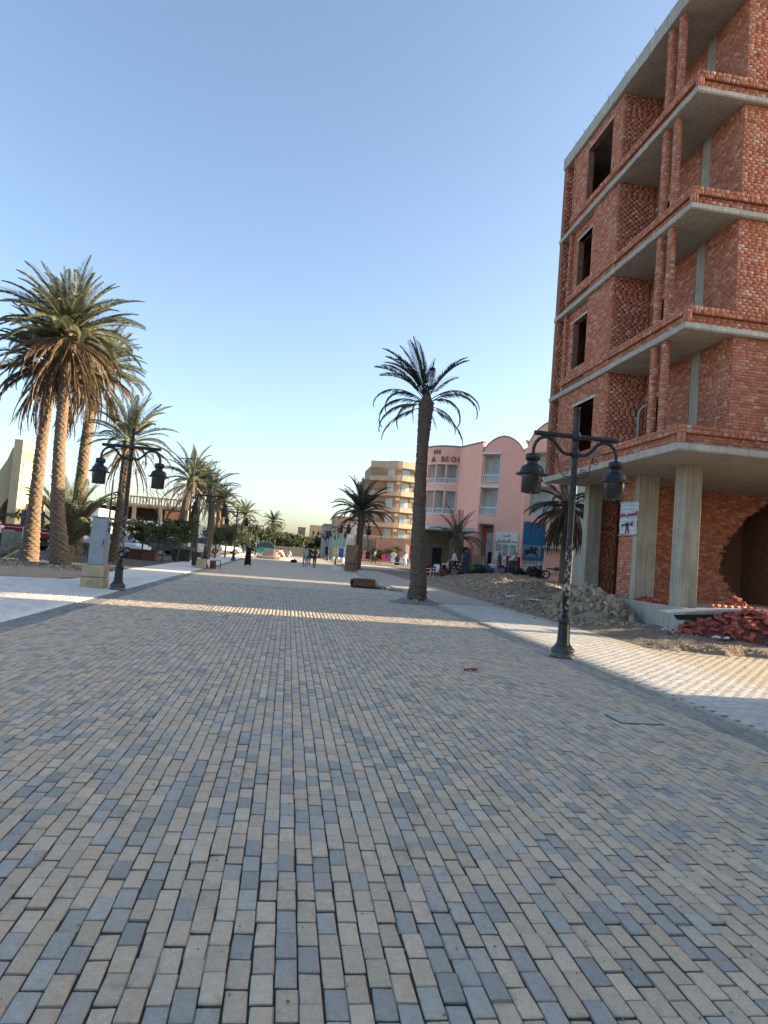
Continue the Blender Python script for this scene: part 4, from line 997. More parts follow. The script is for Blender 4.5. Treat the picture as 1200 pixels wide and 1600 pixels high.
q.add([P2(u, z) for u, z in hz], [tuple(range(len(hz)))]); q.add([P2(u, z, .14) for u, z in ((.85, 3.05), (.9, 3.35), (1.05, 3.42), (1.12, 3.3), (1.2, 3.2), (1.05, 3.02))], [(0, 1, 2, 3, 4, 5)]); q.build('horse_rider_print', M_black_ink, tp)
gs = thing('green_sign', 'small green sign above the white awning', 'sign', (24.4, 60.2, 4))
M_gsign = mat('green_sign_face', (.02, .13, .06), .5, .2, 3, 0, col2=(.2, .34, .25), sharp=(.55, .6)); q = MB(); strip_wall(q, off(sub(b2_, .60, .80, 1), -.25), 3.85, 4.5, .1); q.build('panel', M_gsign, gs)
aw = thing('shop_awning', 'narrow white awning over the motorbike beside the blue tarpaulin', 'awning', (24.4, 59.5, 3.4))
q = MB(); strip_wall(q, off(sub(b2_, .44, 1.0, 2), -1.0), 3.3, 3.55, 1.0); q.build('roof', M_white, aw)
for t in (.48, .96):
    c = off(sub(b2_, t, t + .001, 1), -.95)[0]; MB().tube([(*c, .5), (*c, 3.3)], .04, 6).build('post', M_offw, aw)

# ---------------- beige apartment block with curved balconies
M_beige = mat('beige_render', (.50, .405, .29), .85, .1, .6, .1)
M_beiged = mat('shaded_recess_and_brown_wall', (.33, .25, .18), .9, .1, .6, .1)  # apartment wall darkened: balcony recess shade put into its colour
M_stonec = mat('grey_stone_cladding', (.33, .28, .235), .9, .3, 3, .4)
ap = thing('apartment_block', 'tan apartment block with curved balcony bands and blue glass windows', 'apartment block', (20, 132, 0))
curve = [(14.7, 133.6), (16.4, 132.9), (17.6, 132.2), (18.2, 131.4), (18.9, 130.6), (19.8, 130.25), (20.8, 130.3), (22, 130.6), (24, 131.2), (26, 131.8), (28, 132.3)]
inner = off(curve, 1.7)
zs = [4.0, 7.05, 10.15, 13.3, 16.3]
for i, z in enumerate(zs):
    q = MB(); strip_wall(q, curve, z - .15, z + .62, .18); q.prism(curve + off(curve, 1.6)[::-1], z - .30, z - .15); q.build('balcony_band', M_beige, ap)
q = MB(); strip_wall(q, inner, 0, 19.0, .3); q.build('wall', M_beiged, ap)
q = MB(); strip_wall(q, off(curve, .35), 18.55, 19.9, .5); q.build('parapet', M_beige, ap)
for i, z in enumerate(zs):
    for t0, t1 in ((.04, .20), (.25, .37), (.50, .62), (.70, .83), (.87, .98)):
        p = off(sub(inner, t0, t1, 2), -.04); q = MB(); strip_wall(q, p, z + .35, z + 2.45, .06); wd = q.build('window', M_frame, ap)
        for a, b in ((.06, .47), (.53, .94)):
            q = MB(); strip_wall(q, off(sub(p, a, b, 1), -.03), z + .42, z + 2.38, .02); q.build('pane', M_glass if random.random() < .75 else M_curt, wd)
    for t in (.45, .67, .85):
        c = off(sub(inner, t, t + .001, 1), -.25)[0]; MB().box((c[0], c[1], z + 2.3), (.8, .4, .5)).build('air_conditioner', M_white, ap)
MB().b2(13.2, 15.2, 134.2, 136, 0, 15.2).build('stone_stair_tower', M_stonec, ap); MB().b2(12.3, 13.2, 135, 137, 0, 12.6).build('stone_stair_tower', M_stonec, ap)
for k in range(4): MB().box((13.5 + k * .45, 134.6, 15.2 + .45), (.4, .4, .9)).build('water_tank', M_stonec, ap)
MB().b2(15, 28, 134, 146, 0, 19).build('core', M_beiged, ap)

# ---------------- wall with screen and hedge in front of it
gwl = thing('garden_wall', 'long pinkish garden wall with a grey screen below the apartment block', 'wall', (16, 110, 0))
M_pw = mat('dusty_pink_wall', (.40, .235, .175), .9, .12, .8, .1)
MB().b2(10.4, 22.5, 109.8, 110.2, 0, 4.2).build('wall_body', M_pw, gwl); MB().b2(10.3, 22.6, 109.7, 110.3, 4.2, 4.4).build('coping', M_cream, gwl)
M_scr = mat('grey_green_screen', (.14, .15, .13), .6, .1); MB().b2(11.2, 13.3, 109.65, 109.79, 2.0, 3.75).build('screen', M_scr, gwl)
MB().b2(14.0, 14.5, 109.3, 109.79, .3, 3.9).build('wall_pier', M_pw, gwl)

# ---------------- shops along the right, far
def block(name, label, cat, x0, x1, y0, y1, z1, m, wins=(), roofm=None):
    b = thing(name, label, cat, ((x0 + x1) / 2, (y0 + y1) / 2, 0)); MB().b2(x0, x1, y0, y1, 0, z1).build('wall', m, b)
    MB().b2(x0 - .1, x1 + .1, y0 - .1, y1 + .1, z1, z1 + .3).build('roof_edge', roofm or m, b)
    for (a, c, za, zb, mm) in wins:
        wd = MB().b2(a, c, y0 - .06, y0 - .005, za, zb).build('window', M_frame, b); MB().b2(a + .08, c - .08, y0 - .09, y0 - .061, za + .08, zb - .08).build('pane', mm, wd)
    return b
M_tan = mat('tan_house_wall', (.50, .36, .22), .9, .12, .3); M_grey = mat('grey_house_wall', (.36, .33, .30), .9, .12, .5); M_teal = mat('teal_shop_panel', (.16, .34, .34), .6, .2, 1)
M_blue = mat('blue_shop_panel', (.03, .08, .30), .6, .2, 1); M_yel = mat('yellow_shop_panel', (.52, .33, .04), .6, .2, 1)
block('shop_house', 'brown shop house with dark windows behind the dark spreading palm', 'house', 7.6, 12.2, 118, 128, 7.2, mat('brown_house_wall', (.36, .25, .19), .9, .1, .5), [(8.2, 9.2, 4.4, 6.0, M_darkin), (10.2, 11.4, 4.4, 6.2, M_glass), (8.6, 10.6, .6, 3.2, M_darkin)])
block('shop_house', 'grey shop house with teal and white signboards', 'house', 6.9, 9.2, 138, 150, 6.4, M_grey, [(7.2, 8.2, 3.6, 5.2, M_darkin), (7.2, 8.9, 2.3, 3.4, M_teal), (7.3, 8.6, .3, 2.2, M_darkin)])
block('shop_house', 'cream shop house with white signboard and dark doorway', 'house', 9.3, 12.3, 112, 117, 3.9, M_offw, [(9.6, 11.9, 2.7, 3.7, M_curt), (9.8, 10.9, .3, 2.5, M_darkin), (11.1, 12.0, .3, 2.5, M_glass)])
block('kiosk', 'low kiosk with teal upper panels and blue front', 'kiosk', 6.6, 8.6, 104, 108, 3.6, M_teal, [(6.8, 7.5, .4, 1.9, M_yel), (7.6, 8.5, .3, 2.0, M_blue)])
block('far_house', 'far tan house with flat roof over the tree line', 'house', 8.9, 16.3, 300, 312, 11.2, M_tan, [(9.8, 10.8, 7, 9, M_darkin), (12, 13, 7, 9, M_darkin), (14.2, 15.2, 7, 9, M_darkin)])
block('far_house', 'far narrow brown house left of the tan one', 'house', 3.6, 6.8, 305, 315, 10, M_beiged, [(4.3, 5.2, 6.6, 8.4, M_darkin)])
block('far_house', 'small far buff house between tan house and brown shop', 'house', 11.5, 15.5, 210, 220, 8.6, M_tan, [(12.2, 13.2, 5, 6.6, M_darkin)])
block('far_wall', 'low pale stone wall closing the promenade far ahead', 'wall', -3.8, 4.2, 118, 118.6, 1.15, M_cream)

# ---------------- left: sunlit gate
gt = thing('gate_monument', 'cream arched gate monument with raised lettering at the far left', 'gate', (-29, 76, 0))
M_gate = mat('cream_gate_render', (.48, .39, .25), .9, .08, .8, .1)
q = MB(); q.prism([(75.0, 0), (75.0, 10.45), (81.4, 10.45), (80.9, 9.2), (79.6, 7.6), (79.0, 6.2), (79.4, 4.6), (80.4, 2.4), (81.5, 0)], -29.15, -28.3, 'x'); q.build('pylon', M_gate, gt)
def bez(a, b, c, n): return [(((1 - t) ** 2) * a[0] + 2 * t * (1 - t) * b[0] + t * t * c[0], ((1 - t) ** 2) * a[1] + 2 * t * (1 - t) * b[1] + t * t * c[1]) for t in [i / n for i in range(n + 1)]]
arc_in = bez((-28.2, 5.0), (-30.1, 4.8), (-31.0, 0), 10)
outer = [(-33.4, 0), (-31.6, 5.0), (-29.9, 8.3), (-29.5, 9.6), (-29.1, 9.62), (-28.2, 8.0)]
q = MB(); q.prism(outer + arc_in, 75.6, 79.5, 'y'); q.build('arch', M_gate, gt)
q = MB(); q.prism([(-28.2, 0), (-26.9, 0), (-27.3, 3.6), (-28.2, 3.9)], 77.5, 79, 'y'); q.build('side_wall', M_gate, gt)
MB().b2(-33, -28, 82, 82.4, 0, 4.4).build('back_wall', mat('gate_back_wall', (.20, .17, .15), .9, .2, 1), gt)
M_gl = mat('olive_gate_letters', (.30, .26, .15), .7, .1)
for k, (y, z, w_, h) in enumerate(((75.6, 8.6, .6, 1.0), (76.5, 8.6, .5, .95), (77.3, 8.5, .35, 1.05), (78.0, 8.4, .22, .9), (75.6, 7.75, .9, .7), (76.6, 7.7, .8, .7), (75.9, 9.75, .18, .3), (78.3, 9.45, .2, .25), (76.9, 9.9, .5, .12))):
    MB().box((-28.28, y + w_ / 2, z + h / 2), (.08, w_, h)).build('letter', M_gl, gt)
block('white_house', 'white flat house partly hidden behind the palm trunks', 'house', -26.8, -22.5, 84, 92, 4.0, M_offw, [(-25.9, -24.9, 1.2, 3.0, M_darkin), (-24.2, -23.2, 1.2, 3.0, M_darkin)])
# unfinished concrete structure
cs_ = thing('half_built_building', 'half built concrete frame with stair ramp behind the parked cars', 'building', (-20, 96, 0))
M_cf = mat('weathered_frame_concrete', (.36, .30, .23), .9, .2, 1, .2)
for z, x0 in ((2.9, -28), (5.3, -24.5)): MB().b2(x0, -13.5, 94, 104, z, z + .35).build('slab', M_cf, cs_)
for x in (-27.6, -24.3, -21, -17.6, -14.2): MB().b2(x, x + .45, 94.1, 94.6, 0, 5.3 if x > -25 else 2.9).build('column', M_cf, cs_)
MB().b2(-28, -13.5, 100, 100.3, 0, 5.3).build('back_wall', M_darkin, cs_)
for k in range(26): MB().b2(-23.8 + k * .4, -23.66 + k * .4, 94.05, 94.2, 5.65, 6.5).build('formwork_prop', M_brownw, cs_)
MB().b2(-24.2, -13.6, 94.0, 94.15, 6.45, 6.65).build('formwork_rail', M_cf, cs_)
MB().b2(-16.8, -14.3, 94.3, 94.5, 3.3, 5.0).build('brick_infill', mat('frame_brick_infill', (.45, .22, .10), .9, .2, 4), cs_)
q = MB(); q.prism([(-27.8, 0), (-27.8, 2.3), (-27.2, 2.4), (-23.6, .25), (-23.6, 0)], 91, 93.4, 'y'); q.build('ramp', M_cf, cs_)
q = MB(); q.tube([(-27.5, 90.9, 3.2), (-23.6, 90.9, 1.2)], .06, 5); q.tube([(-28.3, 90.9, 2.9), (-27.5, 90.9, 3.2)], .06, 5); q.build('handrail', M_offw, cs_)
block('white_wall', 'bright white boundary wall behind the leafy street trees', 'wall', -20.5, -9.5, 86, 86.4, 3.0, M_white)
# ================================================================== LEAFY STREET TREES
M_leaf = leaf_mat('ficus_leaf', (.022, .036, .012), (.05, .068, .022), (.085, .09, .03), .3)
M_twig = mat('grey_brown_bark', (.13, .10, .075), .95, .25, 10, .4)
def leafy_tree(name, label, loc, h_trunk, R_, n, cat='tree', group='leafy street trees', seed=0, leaf=.11, lean=0.0, squash=.8, material=None):
    r = random.Random(seed); t = thing(name, label, cat, loc, 0, group)
    q = MB(); top = Vector((lean, 0, h_trunk)); q.tube([(0, 0, 0), (lean * .4, .02, h_trunk * .5), tuple(top)], [.075, .06, .05], 7)
    tips = []
    for k in range(7):
        a = 2 * PI * k / 7 + r.uniform(-.3, .3); e = top + Vector((math.cos(a) * R_ * .6, math.sin(a) * R_ * .6, R_ * r.uniform(.1, 1.0)))
        q.tube([tuple(top), tuple(top.lerp(e, .5) + Vector((0, 0, .1))), tuple(e)], [.035, .022, .008], 5); tips.append(e)
    q.build('trunk', M_twig, None).parent = t
    V = []; Fq = []; cl = [(top + Vector((0, 0, R_ * .5)), R_ * .6)] + [(e, R_ * r.uniform(.35, .55)) for e in tips]
    while len(cl) < 15: cl.append((top + Vector((r.gauss(0, .5) * R_, r.gauss(0, .5) * R_, R_ * r.uniform(.0, 1.1))), R_ * r.uniform(.22, .4)))
    for k in range(n):
        c, rr = r.choice(cl); d = Vector((r.gauss(0, 1), r.gauss(0, 1), r.gauss(0, 1))).normalized() * rr * r.random() ** .4; p = c + Vector((d.x, d.y, d.z * squash))
        a = Vector((r.gauss(0, 1), r.gauss(0, 1), r.gauss(0, .6))).normalized(); b = a.orthogonal().normalized(); s = leaf * r.uniform(.6, 1.2); o = len(V)
        V += [tuple(p - a * s), tuple(p + b * s * .5), tuple(p + a * s), tuple(p - b * s * .5)]; Fq.append((o, o + 1, o + 2, o + 3))
    o = soup('crown', V, Fq, material or M_leaf); o.parent = t
    return t
for i, (x, y, h, rr, lean, lab) in enumerate(((-9.4, 46, 1.2, 1.15, 0, 'leafy tree behind the left lamp, over the brown planters'), (-7.6, 43.2, 1.25, 1.15, .1, 'round leafy tree right of the left lamp'),
        (-7.0, 44.8, 1.5, 1.0, .25, 'leafy tree leaning over the gravel edge'), (-6.3, 61, 1.3, 1.35, 0, 'leafy tree behind the second left lamp'), (-5.9, 66, 1.3, 1.25, 0, 'leafy tree between second and third left lamp'),
        (-6.4, 72, 1.3, 1.5, 0, 'leafy tree near the woman in black'), (-6.2, 88, 1.4, 1.7, 0, 'leafy tree left of the turquoise minibus'))):
    leafy_tree('street_tree', lab, (x, y, .03), h, rr, 1500, seed=20 + i, lean=lean)
M_leaf2 = leaf_mat('far_olive_leaf', (.045, .055, .022), (.08, .088, .036), (.12, .115, .05), .3)
far_labs = ['far leafy tree at the end of the promenade, first from the left', 'far bushy tree right of the turquoise minibus', 'far spreading tree behind the seated group', 'far olive tree above the low pale wall',
            'far round tree before the brown far house', 'far low tree under the tan far house', 'far dark tree left of the kiosk', 'far shrubby tree closing the street axis', 'far tree behind the stone bench at left', 'far tree between the tan house and the lamps']
for i, (x, y, rr) in enumerate(((-7, 105, 2.6), (-5, 118, 2.4), (-3.5, 132, 2.4), (-1, 150, 2.6), (1.5, 160, 2.5), (4, 165, 2.6), (6.2, 150, 2.3), (.3, 190, 3.2), (-9, 120, 3.0), (5, 185, 3.0))):
    leafy_tree('far_tree', far_labs[i], (x, y, 0), 1.2, rr, 1500, group='far trees closing the promenade', seed=50 + i, leaf=.26, material=M_leaf2 if i % 2 else M_leaf)
t = leafy_tree('hedge', 'dark clipped hedge in front of the pinkish garden wall', (15.6, 108.6, 0), .5, 1.2, 900, 'hedge', None, 70, .2, material=M_leaf)
for ch in t.children: ch.scale = (2.1, .7, 1.35)
# bare branchy tree
bt = thing('bare_tree', 'bare branched tree leaning beside the leafy trees at left', 'tree', (-8.3, 45, .03))
r = random.Random(5); q = MB()
def branch(p, d, l, rad, k):
    e = p + d * l; q.tube([tuple(p), tuple(p.lerp(e, .5) + Vector((r.uniform(-.05, .05),) * 3)), tuple(e)], [rad, rad * .8, rad * .6], 5)
    if k:
        for _ in range(3): branch(e, (d + Vector((r.uniform(-.8, .8), r.uniform(-.8, .8), r.uniform(-.1, .6)))).normalized(), l * r.uniform(.6, .8), rad * .6, k - 1)
branch(Vector((-8.3, 45, 0)), Vector((.05, 0, 1)), 1.9, .09, 4); q.build('trunk', M_twig, bt)

# ================================================================== PEOPLE
def cloth_mat(name, skin, shirt, legs, z_waist, z_neck, z_ankle=.09, shoe=(.03, .03, .03), z_hem=None):
    m, t, b = nodes(name); tc = N(t, 'ShaderNodeTexCoord').outputs['Object']; sp = N(t, 'ShaderNodeSeparateXYZ'); t.links.new(tc, sp.inputs[0]); z = sp.outputs[2]
    c = mix_c(t, math_n(t, 'GREATER_THAN', z, z_waist), legs, shirt); c = mix_c(t, math_n(t, 'GREATER_THAN', z, z_neck), c, skin)
    if z_hem: c = mix_c(t, math_n(t, 'LESS_THAN', z, z_hem), c, skin)
    c = mix_c(t, math_n(t, 'LESS_THAN', z, z_ankle), c, shoe)
    n1 = noise(t, tc, 9, 3); c = mix_c(t, 1.0, c, ramp(t, n1, [(.3, (.75,) * 3), (.7, (1.15,) * 3)]), 'MULTIPLY')
    t.links.new(c, b.inputs['Base Color']); b.inputs['Roughness'].default_value = .85; return m
SKIN = (.26, .15, .095)
def person(label, loc, rz, shirt, legs, hair=(.02, .017, .015), stride=.22, arm=((.0, .15), (.0, -.15)), robe=None, sit=False, bend=0.0, h=1.72, hem=None, scarf=None, bag=None, skin=SKIN, waist=.93):
    k = h / 1.72; root = thing('person', label, 'person', loc, rz, 'people on the promenade and at the market')
    bm = bmesh.new(); skl = bm.verts.layers.skin.verify()
    def jv(p, r_): v = bm.verts.new(Vector(p) * k); v[skl].radius = (r_ * k * 1.28, r_ * k * 1.28); return v
    hip_z = .93 if not sit else .50
    def B(x, y, z):   # bend the trunk forward (towards -Y) about the hip
        dz = z - hip_z; return (x, y - math.sin(bend) * dz, hip_z + math.cos(bend) * dz)
    up_ = (0 if not sit else -.43)
    pel = jv((0, 0, hip_z), .13); pel[skl].use_root = True
    wst = jv(B(0, 0, hip_z + .14), .115); chest = jv(B(0, .01, hip_z + .38), .135); neck = jv(B(0, 0, hip_z + .53), .052); head = jv(B(0, -.015, hip_z + .66), .088); crown = jv(B(0, -.005, hip_z + .74), .07)
    E = [(pel, wst), (wst, chest), (chest, neck), (neck, head), (head, crown)]
    for s in (-1, 1):
        hp = jv((s * .09, 0, hip_z - .05), .088); d = s * stride
        if sit: kn = jv((s * .13, -.42, .48), .06); an = jv((s * .12, -.40, .08), .04); ft = jv((s * .12, -.54, .03), .035)
        else: kn = jv((s * .095, -d * .5 - .03, .49), .058); an = jv((s * .09, -d + (.06 if d < 0 else 0), .085), .04); ft = jv((s * .09, -d - .13, .035), .036)
        E += [(pel, hp), (hp, kn), (kn, an), (an, ft)]
        sh = jv(B(s * .18, .01, hip_z + .46), .062); a0, a1 = arm[0 if s < 0 else 1]
        el = jv(B(s * (.25 + a0 * .1), -a1 * .5, hip_z + .19 + a0 * .1), .042); wr = jv(B(s * (.25 + a0 * .2), -a1 * 1.2 - .05, hip_z - .03 + abs(a1) * .25 + a0 * .3), .03); hd = jv(B(s * (.245 + a0 * .2), -a1 * 1.35 - .06, hip_z - .13 + abs(a1) * .3 + a0 * .3), .033)
        E += [(chest, sh), (sh, el), (el, wr), (wr, hd)]
    for a, b in E: bm.edges.new((a, b))
    me = bpy.data.meshes.new('body'); bm.to_mesh(me); bm.free()
    nk = (hip_z + .53) * k if bend < .5 else 99
    me.materials.append(cloth_mat('clothes', skin, shirt, legs, (waist if not sit else .52) * k, nk, .07 * k, z_hem=hem))
    o = obj('body', me, root); o.modifiers.new('skin', 'SKIN').use_smooth_shade = True; sb = o.modifiers.new('sub', 'SUBSURF'); sb.levels = 1; sb.render_levels = 1
    hc = Vector(B(0, .012, hip_z + .71)) * k
    hm = mat('hair_%d' % int(sum(hair) * 1000), hair, .7, .2, 30)
    MB().blob((hc.x, hc.y + .012, hc.z + .015), (.092 * k, .10 * k, .095 * k), 7, 9, .04).build('hair', hm, None, True).parent = root
    if scarf:
        q = MB(); q.lathe([(.19, -.30), (.15, -.17), (.112, -.05), (.118, .05), (.08, .13), (.01, .16)], (hc.x, hc.y, hc.z), 12); q.build('head_scarf', mat('scarf_%d' % int(sum(scarf) * 1000), scarf, .8, .15, 8), None, True).parent = root
    if robe:
        q = MB(); n = 18; prof = [(.27, .10), (.25, .40), (.22, .75), (.19, 1.05), (.215, 1.32), (.16, 1.43), (.07, 1.48)]; V = []; Fc = []
        for rr, z in prof:
            for j in range(n):
                a = 2 * PI * j / n; f = 1 + .07 * math.sin(a * 6 + z * 3) * max(0, 1.1 - z); V.append((rr * f * k * math.cos(a) * (1.12 if z > 1.2 else 1), rr * f * k * math.sin(a) * .8, z * k))
        for i in range(len(prof) - 1):
            for j in range(n): e = (j + 1) % n; Fc.append((i * n + j, i * n + e, (i + 1) * n + e, (i + 1) * n + j))
        q.add(V, Fc); q.build('robe', mat('robe_%d' % int(sum(robe) * 1000), robe, .85, .2, 5, .2), None, True).parent = root
    if bag: MB().box((.24, -.05, .85), (.10, .28, .24)).build('hand_bag', mat('bag_dark', (.03, .025, .03), .6, .1), None).parent = root
    return root
person('woman in a long black robe and tan headscarf on the promenade', (-2.75, 48.9, 0), .5, (.012, .012, .014), (.012, .012, .014), robe=(.012, .012, .014), scarf=(.30, .20, .14), h=1.64, arm=((.3, .5), (.3, .5)))
person('walker in pale top and grey trousers nearest the black bag', (1.42, 56.2, 0), PI, (.42, .38, .33), (.24, .25, .27), h=1.70)
person('walker in dark blue top and trousers', (1.95, 62.5, 0), PI, (.02, .045, .10), (.025, .04, .085), h=1.72, stride=-.2)
person('walker in dark red top with bare legs carrying a bag', (2.22, 56.4, 0), PI - .2, (.075, .03, .03), (.30, .18, .12), h=1.62, bag=True, hair=(.06, .035, .02), waist=.80)
person('man in white shirt and black trousers walking at the market edge', (11.95, 48.0, .62), -PI / 2, (.58, .55, .50), (.02, .02, .022), stride=.38, bend=.12, h=1.66)
person('man in long dark blue robe standing at the market', (12.75, 48.0, .66), .3, (.035, .05, .075), (.035, .05, .075), robe=(.04, .058, .085), h=1.72, arm=((.5, .4), (.2, .2)))
person('person in blue shirt beside the red drinks fridge', (18.0, 56.5, .75), .4, (.045, .10, .19), (.03, .035, .05), h=1.75)
person('person in cream shirt bending among the second hand goods', (17.3, 51.5, 1.0), 1.2, (.58, .56, .42), (.10, .10, .10), bend=.75, h=1.65)
person('person in white shirt standing at the far left by the stacked blocks', (-18.0, 45.5, .03), .2, (.55, .55, .56), (.03, .035, .05), h=1.72)
person('person in navy jacket sitting low by the stacked blocks', (-16.9, 43.3, .03), .9, (.02, .03, .08), (.02, .025, .05), sit=True, h=1.7)
person('person in white top by the red truck tailgate', (-14.3, 45.6, .03), -.4, (.55, .56, .58), (.03, .03, .04), h=1.7)
person('person in dark clothes crouched on a motorbike by the truck', (-13.3, 45.4, .03), 1.4, (.03, .035, .045), (.04, .05, .07), sit=True, h=1.72)
person('seated person in white and black on the bench ahead', (.15, 77.5, .0), -.6, (.50, .50, .52), (.16, .16, .17), sit=True, h=1.72, bend=.3)
person('seated person in black on the bench ahead', (-.75, 78, .0), .3, (.02, .02, .022), (.03, .03, .03), sit=True, h=1.72, bend=.2)
person('vendor in white robe beside the colourful clothes stall', (14.2, 82, .3), .3, (.52, .55, .60), (.5, .52, .55), robe=(.50, .55, .62), h=1.72)
person('shopper in grey at the left clothes stall', (10.6, 84, .3), .8, (.12, .12, .12), (.06, .06, .06), h=1.72, bend=.3)

# ================================================================== VEHICLES
M_tyre = mat('tyre_rubber', (.02, .02, .02), .85, .1); M_rim = mat('wheel_rim', (.35, .35, .36), .35, .1, 6, metal=.6)
M_cglass, t_, b_ = nodes('car_glass'); b_.inputs['Base Color'].default_value = (.03, .04, .045, 1); b_.inputs['Roughness'].default_value = .06
M_tail = mat('tail_light', (.18, .012, .012), .3, .05); M_head = mat('head_light', (.6, .62, .62), .2, .05)
def car_paint(name, c):
    m, t, b = nodes(name); b.inputs['Base Color'].default_value = (*c, 1); b.inputs['Roughness'].default_value = .28; b.inputs['Coat Weight'].default_value = .5; return m
def car(label, loc, rz, paint, kind='sedan', cat='car'):
    root = thing('parked_car' if kind != 'van' else 'minibus', label, cat, loc, rz, 'vehicles parked along the left' if kind != 'van' else None)
    L, W = (4.5, 1.76) if kind != 'van' else (4.8, 1.8)
    if kind == 'sedan': low = [(-2.25, .35), (-2.25, .75), (-2.15, .93), (-1.55, 1.0), (1.0, .95), (1.9, .85), (2.22, .68), (2.25, .35)]; roof = [(-1.75, .98), (-1.0, 1.38), (-.2, 1.45), (.45, 1.40), (1.25, .95)]
    elif kind == 'suv': low = [(-2.2, .40), (-2.25, .8), (-2.2, 1.05), (1.0, 1.05), (1.95, .98), (2.2, .8), (2.25, .4)]; roof = [(-2.15, 1.05), (-1.9, 1.6), (-.2, 1.68), (.55, 1.6), (1.2, 1.04)]
    else: low = [(-2.4, .38), (-2.4, 1.1), (2.25, 1.1), (2.38, .9), (2.4, .38)]; roof = [(-2.38, 1.1), (-2.2, 1.85), (-1.6, 1.95), (1.4, 1.92), (2.22, 1.1)]
    def loft(prof, w0, w1, z0, z1):
        q = MB(); V = []; n = len(prof)
        for s in (-1, 1):
            for x, z in prof: f = (z - z0) / max(.01, z1 - z0); V.append((x, s * (w0 + (w1 - w0) * f), z))
        Fc = [tuple(range(n))[::-1], tuple(range(n, 2 * n))] + [(i, (i + 1) % n, n + (i + 1) % n, n + i) for i in range(n)]
        q.add(V, Fc); return q
    zt = max(z for x, z in low); zr = max(z for x, z in roof)
    b = loft(low, W / 2, W / 2 - .05, .35, zt).build('body', paint, None, bevel=.07); b.modifiers[0].segments = 3; b.parent = root
    c = loft(roof, W / 2 - .08, W / 2 - .26, zt, zr).build('cabin', M_cglass, None, bevel=.05); c.parent = root
    rf = [p for p in roof if p[1] > zr - .13]; q = MB(); x0, x1 = rf[0][0], rf[-1][0]; q.b2(x0 - .02, x1 + .02, -W / 2 + .24, W / 2 - .24, zr - .06, zr + .015); rp_ = q.build('roof', paint, None, bevel=.03); rp_.parent = root
    for x in ((roof[0][0] + rf[0][0]) / 2, (x0 + x1) / 2, (roof[-1][0] + rf[-1][0]) / 2):
        for s in (-1, 1):
            sl_ = .55 if x > x1 - .05 else (-.55 if x < x0 + .05 else 0)
            P = [(x + sl_ * .45, s * (W / 2 - .10), zt - .02), (x - sl_ * .45, s * (W / 2 - .245), zr - .03)]; pl_ = MB().tube(P, .045, 5).build('pillar', paint, None); pl_.parent = root
    for x in (-1.35, 1.4):
        for s in (-1, 1):
            q = MB(); q.tube([(x, s * (W / 2 - .20), .32), (x, s * (W / 2 + .01), .32)], .32, 18); wh = q.build('wheel', M_tyre, None); wh.parent = root
            q = MB(); q.tube([(x, s * (W / 2 - .02), .32), (x, s * (W / 2 + .022), .32)], .20, 12); rm = q.build('rim', M_rim, None); rm.parent = wh
    for s in (-1, 1):
        MB().b2(-L / 2 - .012, -L / 2 + .25, s * .62 - .2, s * .62 + .2, .72, .86).build('tail_light', M_tail, None).parent = root
        MB().b2(L / 2 - .22, L / 2 + .0, s * .62 - .18, s * .62 + .18, .60, .74).build('head_light', M_head, None).parent = root
    return root
P_white = car_paint('white_car_paint', (.62, .63, .64)); P_dark = car_paint('dark_car_paint', (.05, .055, .06)); P_silver = car_paint('silver_car_paint', (.40, .41, .42)); P_teal = car_paint('turquoise_paint', (.02, .24, .23))
car('white sedan parked behind the grey electrical cabinet', (-11.9, 49.5, .05), -.30, P_white)
car('white car half hidden by the leafy trees', (-11.3, 60.0, .05), .4, P_white, 'suv')
car('dark car parked under the leafy trees', (-10.0, 58.0, .05), .2, P_dark)
car('silver car behind the second left lamp', (-9.5, 78, .05), .15, P_silver, 'suv')
car('white car between the far palm trunks', (-7.9, 84, .05), .3, P_white)
car('turquoise minibus parked across the far left', (-4.2, 105, 0), .1, P_teal, 'van', 'minibus')
# red lorry bed
lr = thing('lorry', 'red flatbed lorry with low side boards behind the stacked blocks', 'lorry', (-17.6, 47, .04))
M_redp = mat('red_lorry_paint', (.24, .012, .018), .5, .15, 3); M_redw = mat('pale_stripe', (.50, .40, .38), .6, .1)
MB().b2(-20.3, -15.0, 46.2, 48.2, .78, .92).build('bed', M_darkin, lr)
for y in (46.15, 48.15): MB().b2(-20.3, -15.0, y - .03, y + .03, .85, 1.62).build('side_board', M_redp, lr)
for y in (46.10,):
    MB().b2(-20.25, -15.05, y - .012, y, 1.42, 1.47).build('stripe', M_redw, lr)
    for k in range(5): MB().b2(-20.1 + k * 1.1, -19.5 + k * 1.1, y - .012, y, 1.16, 1.24).build('stripe', M_redw, lr)
MB().b2(-15.02, -14.9, 46.2, 48.2, .85, 1.75).build('tail_board', M_redp, lr); MB().b2(-22.4, -20.5, 46.2, 48.2, .6, 2.3).build('cab', M_redp, lr, bevel=.12)
for x in (-19.2, -16.3):
    for y in (46.2, 48.0): MB().tube([(x, y, .42), (x, y + .28, .42)], .42, 16).build('wheel', M_tyre, lr)
# pallet of concrete blocks
bs = thing('block_stack', 'grey stack of hollow concrete blocks before the red lorry', 'block stack', (-15.95, 42.5, .03))
M_blk = mat('concrete_block', (.27, .265, .225), .95, .15, 6, .4, isl=.15)
bme = MB().box((0, 0, 0), (.385, .19, .185)).mesh('block', M_blk)
for zz in range(6):
    for xx in range(3):
        for yy in range(3): obj('block', bme, bs, (-.4 + xx * .40 + random.gauss(0, .006), -.2 + yy * .2, .11 + zz * .193))
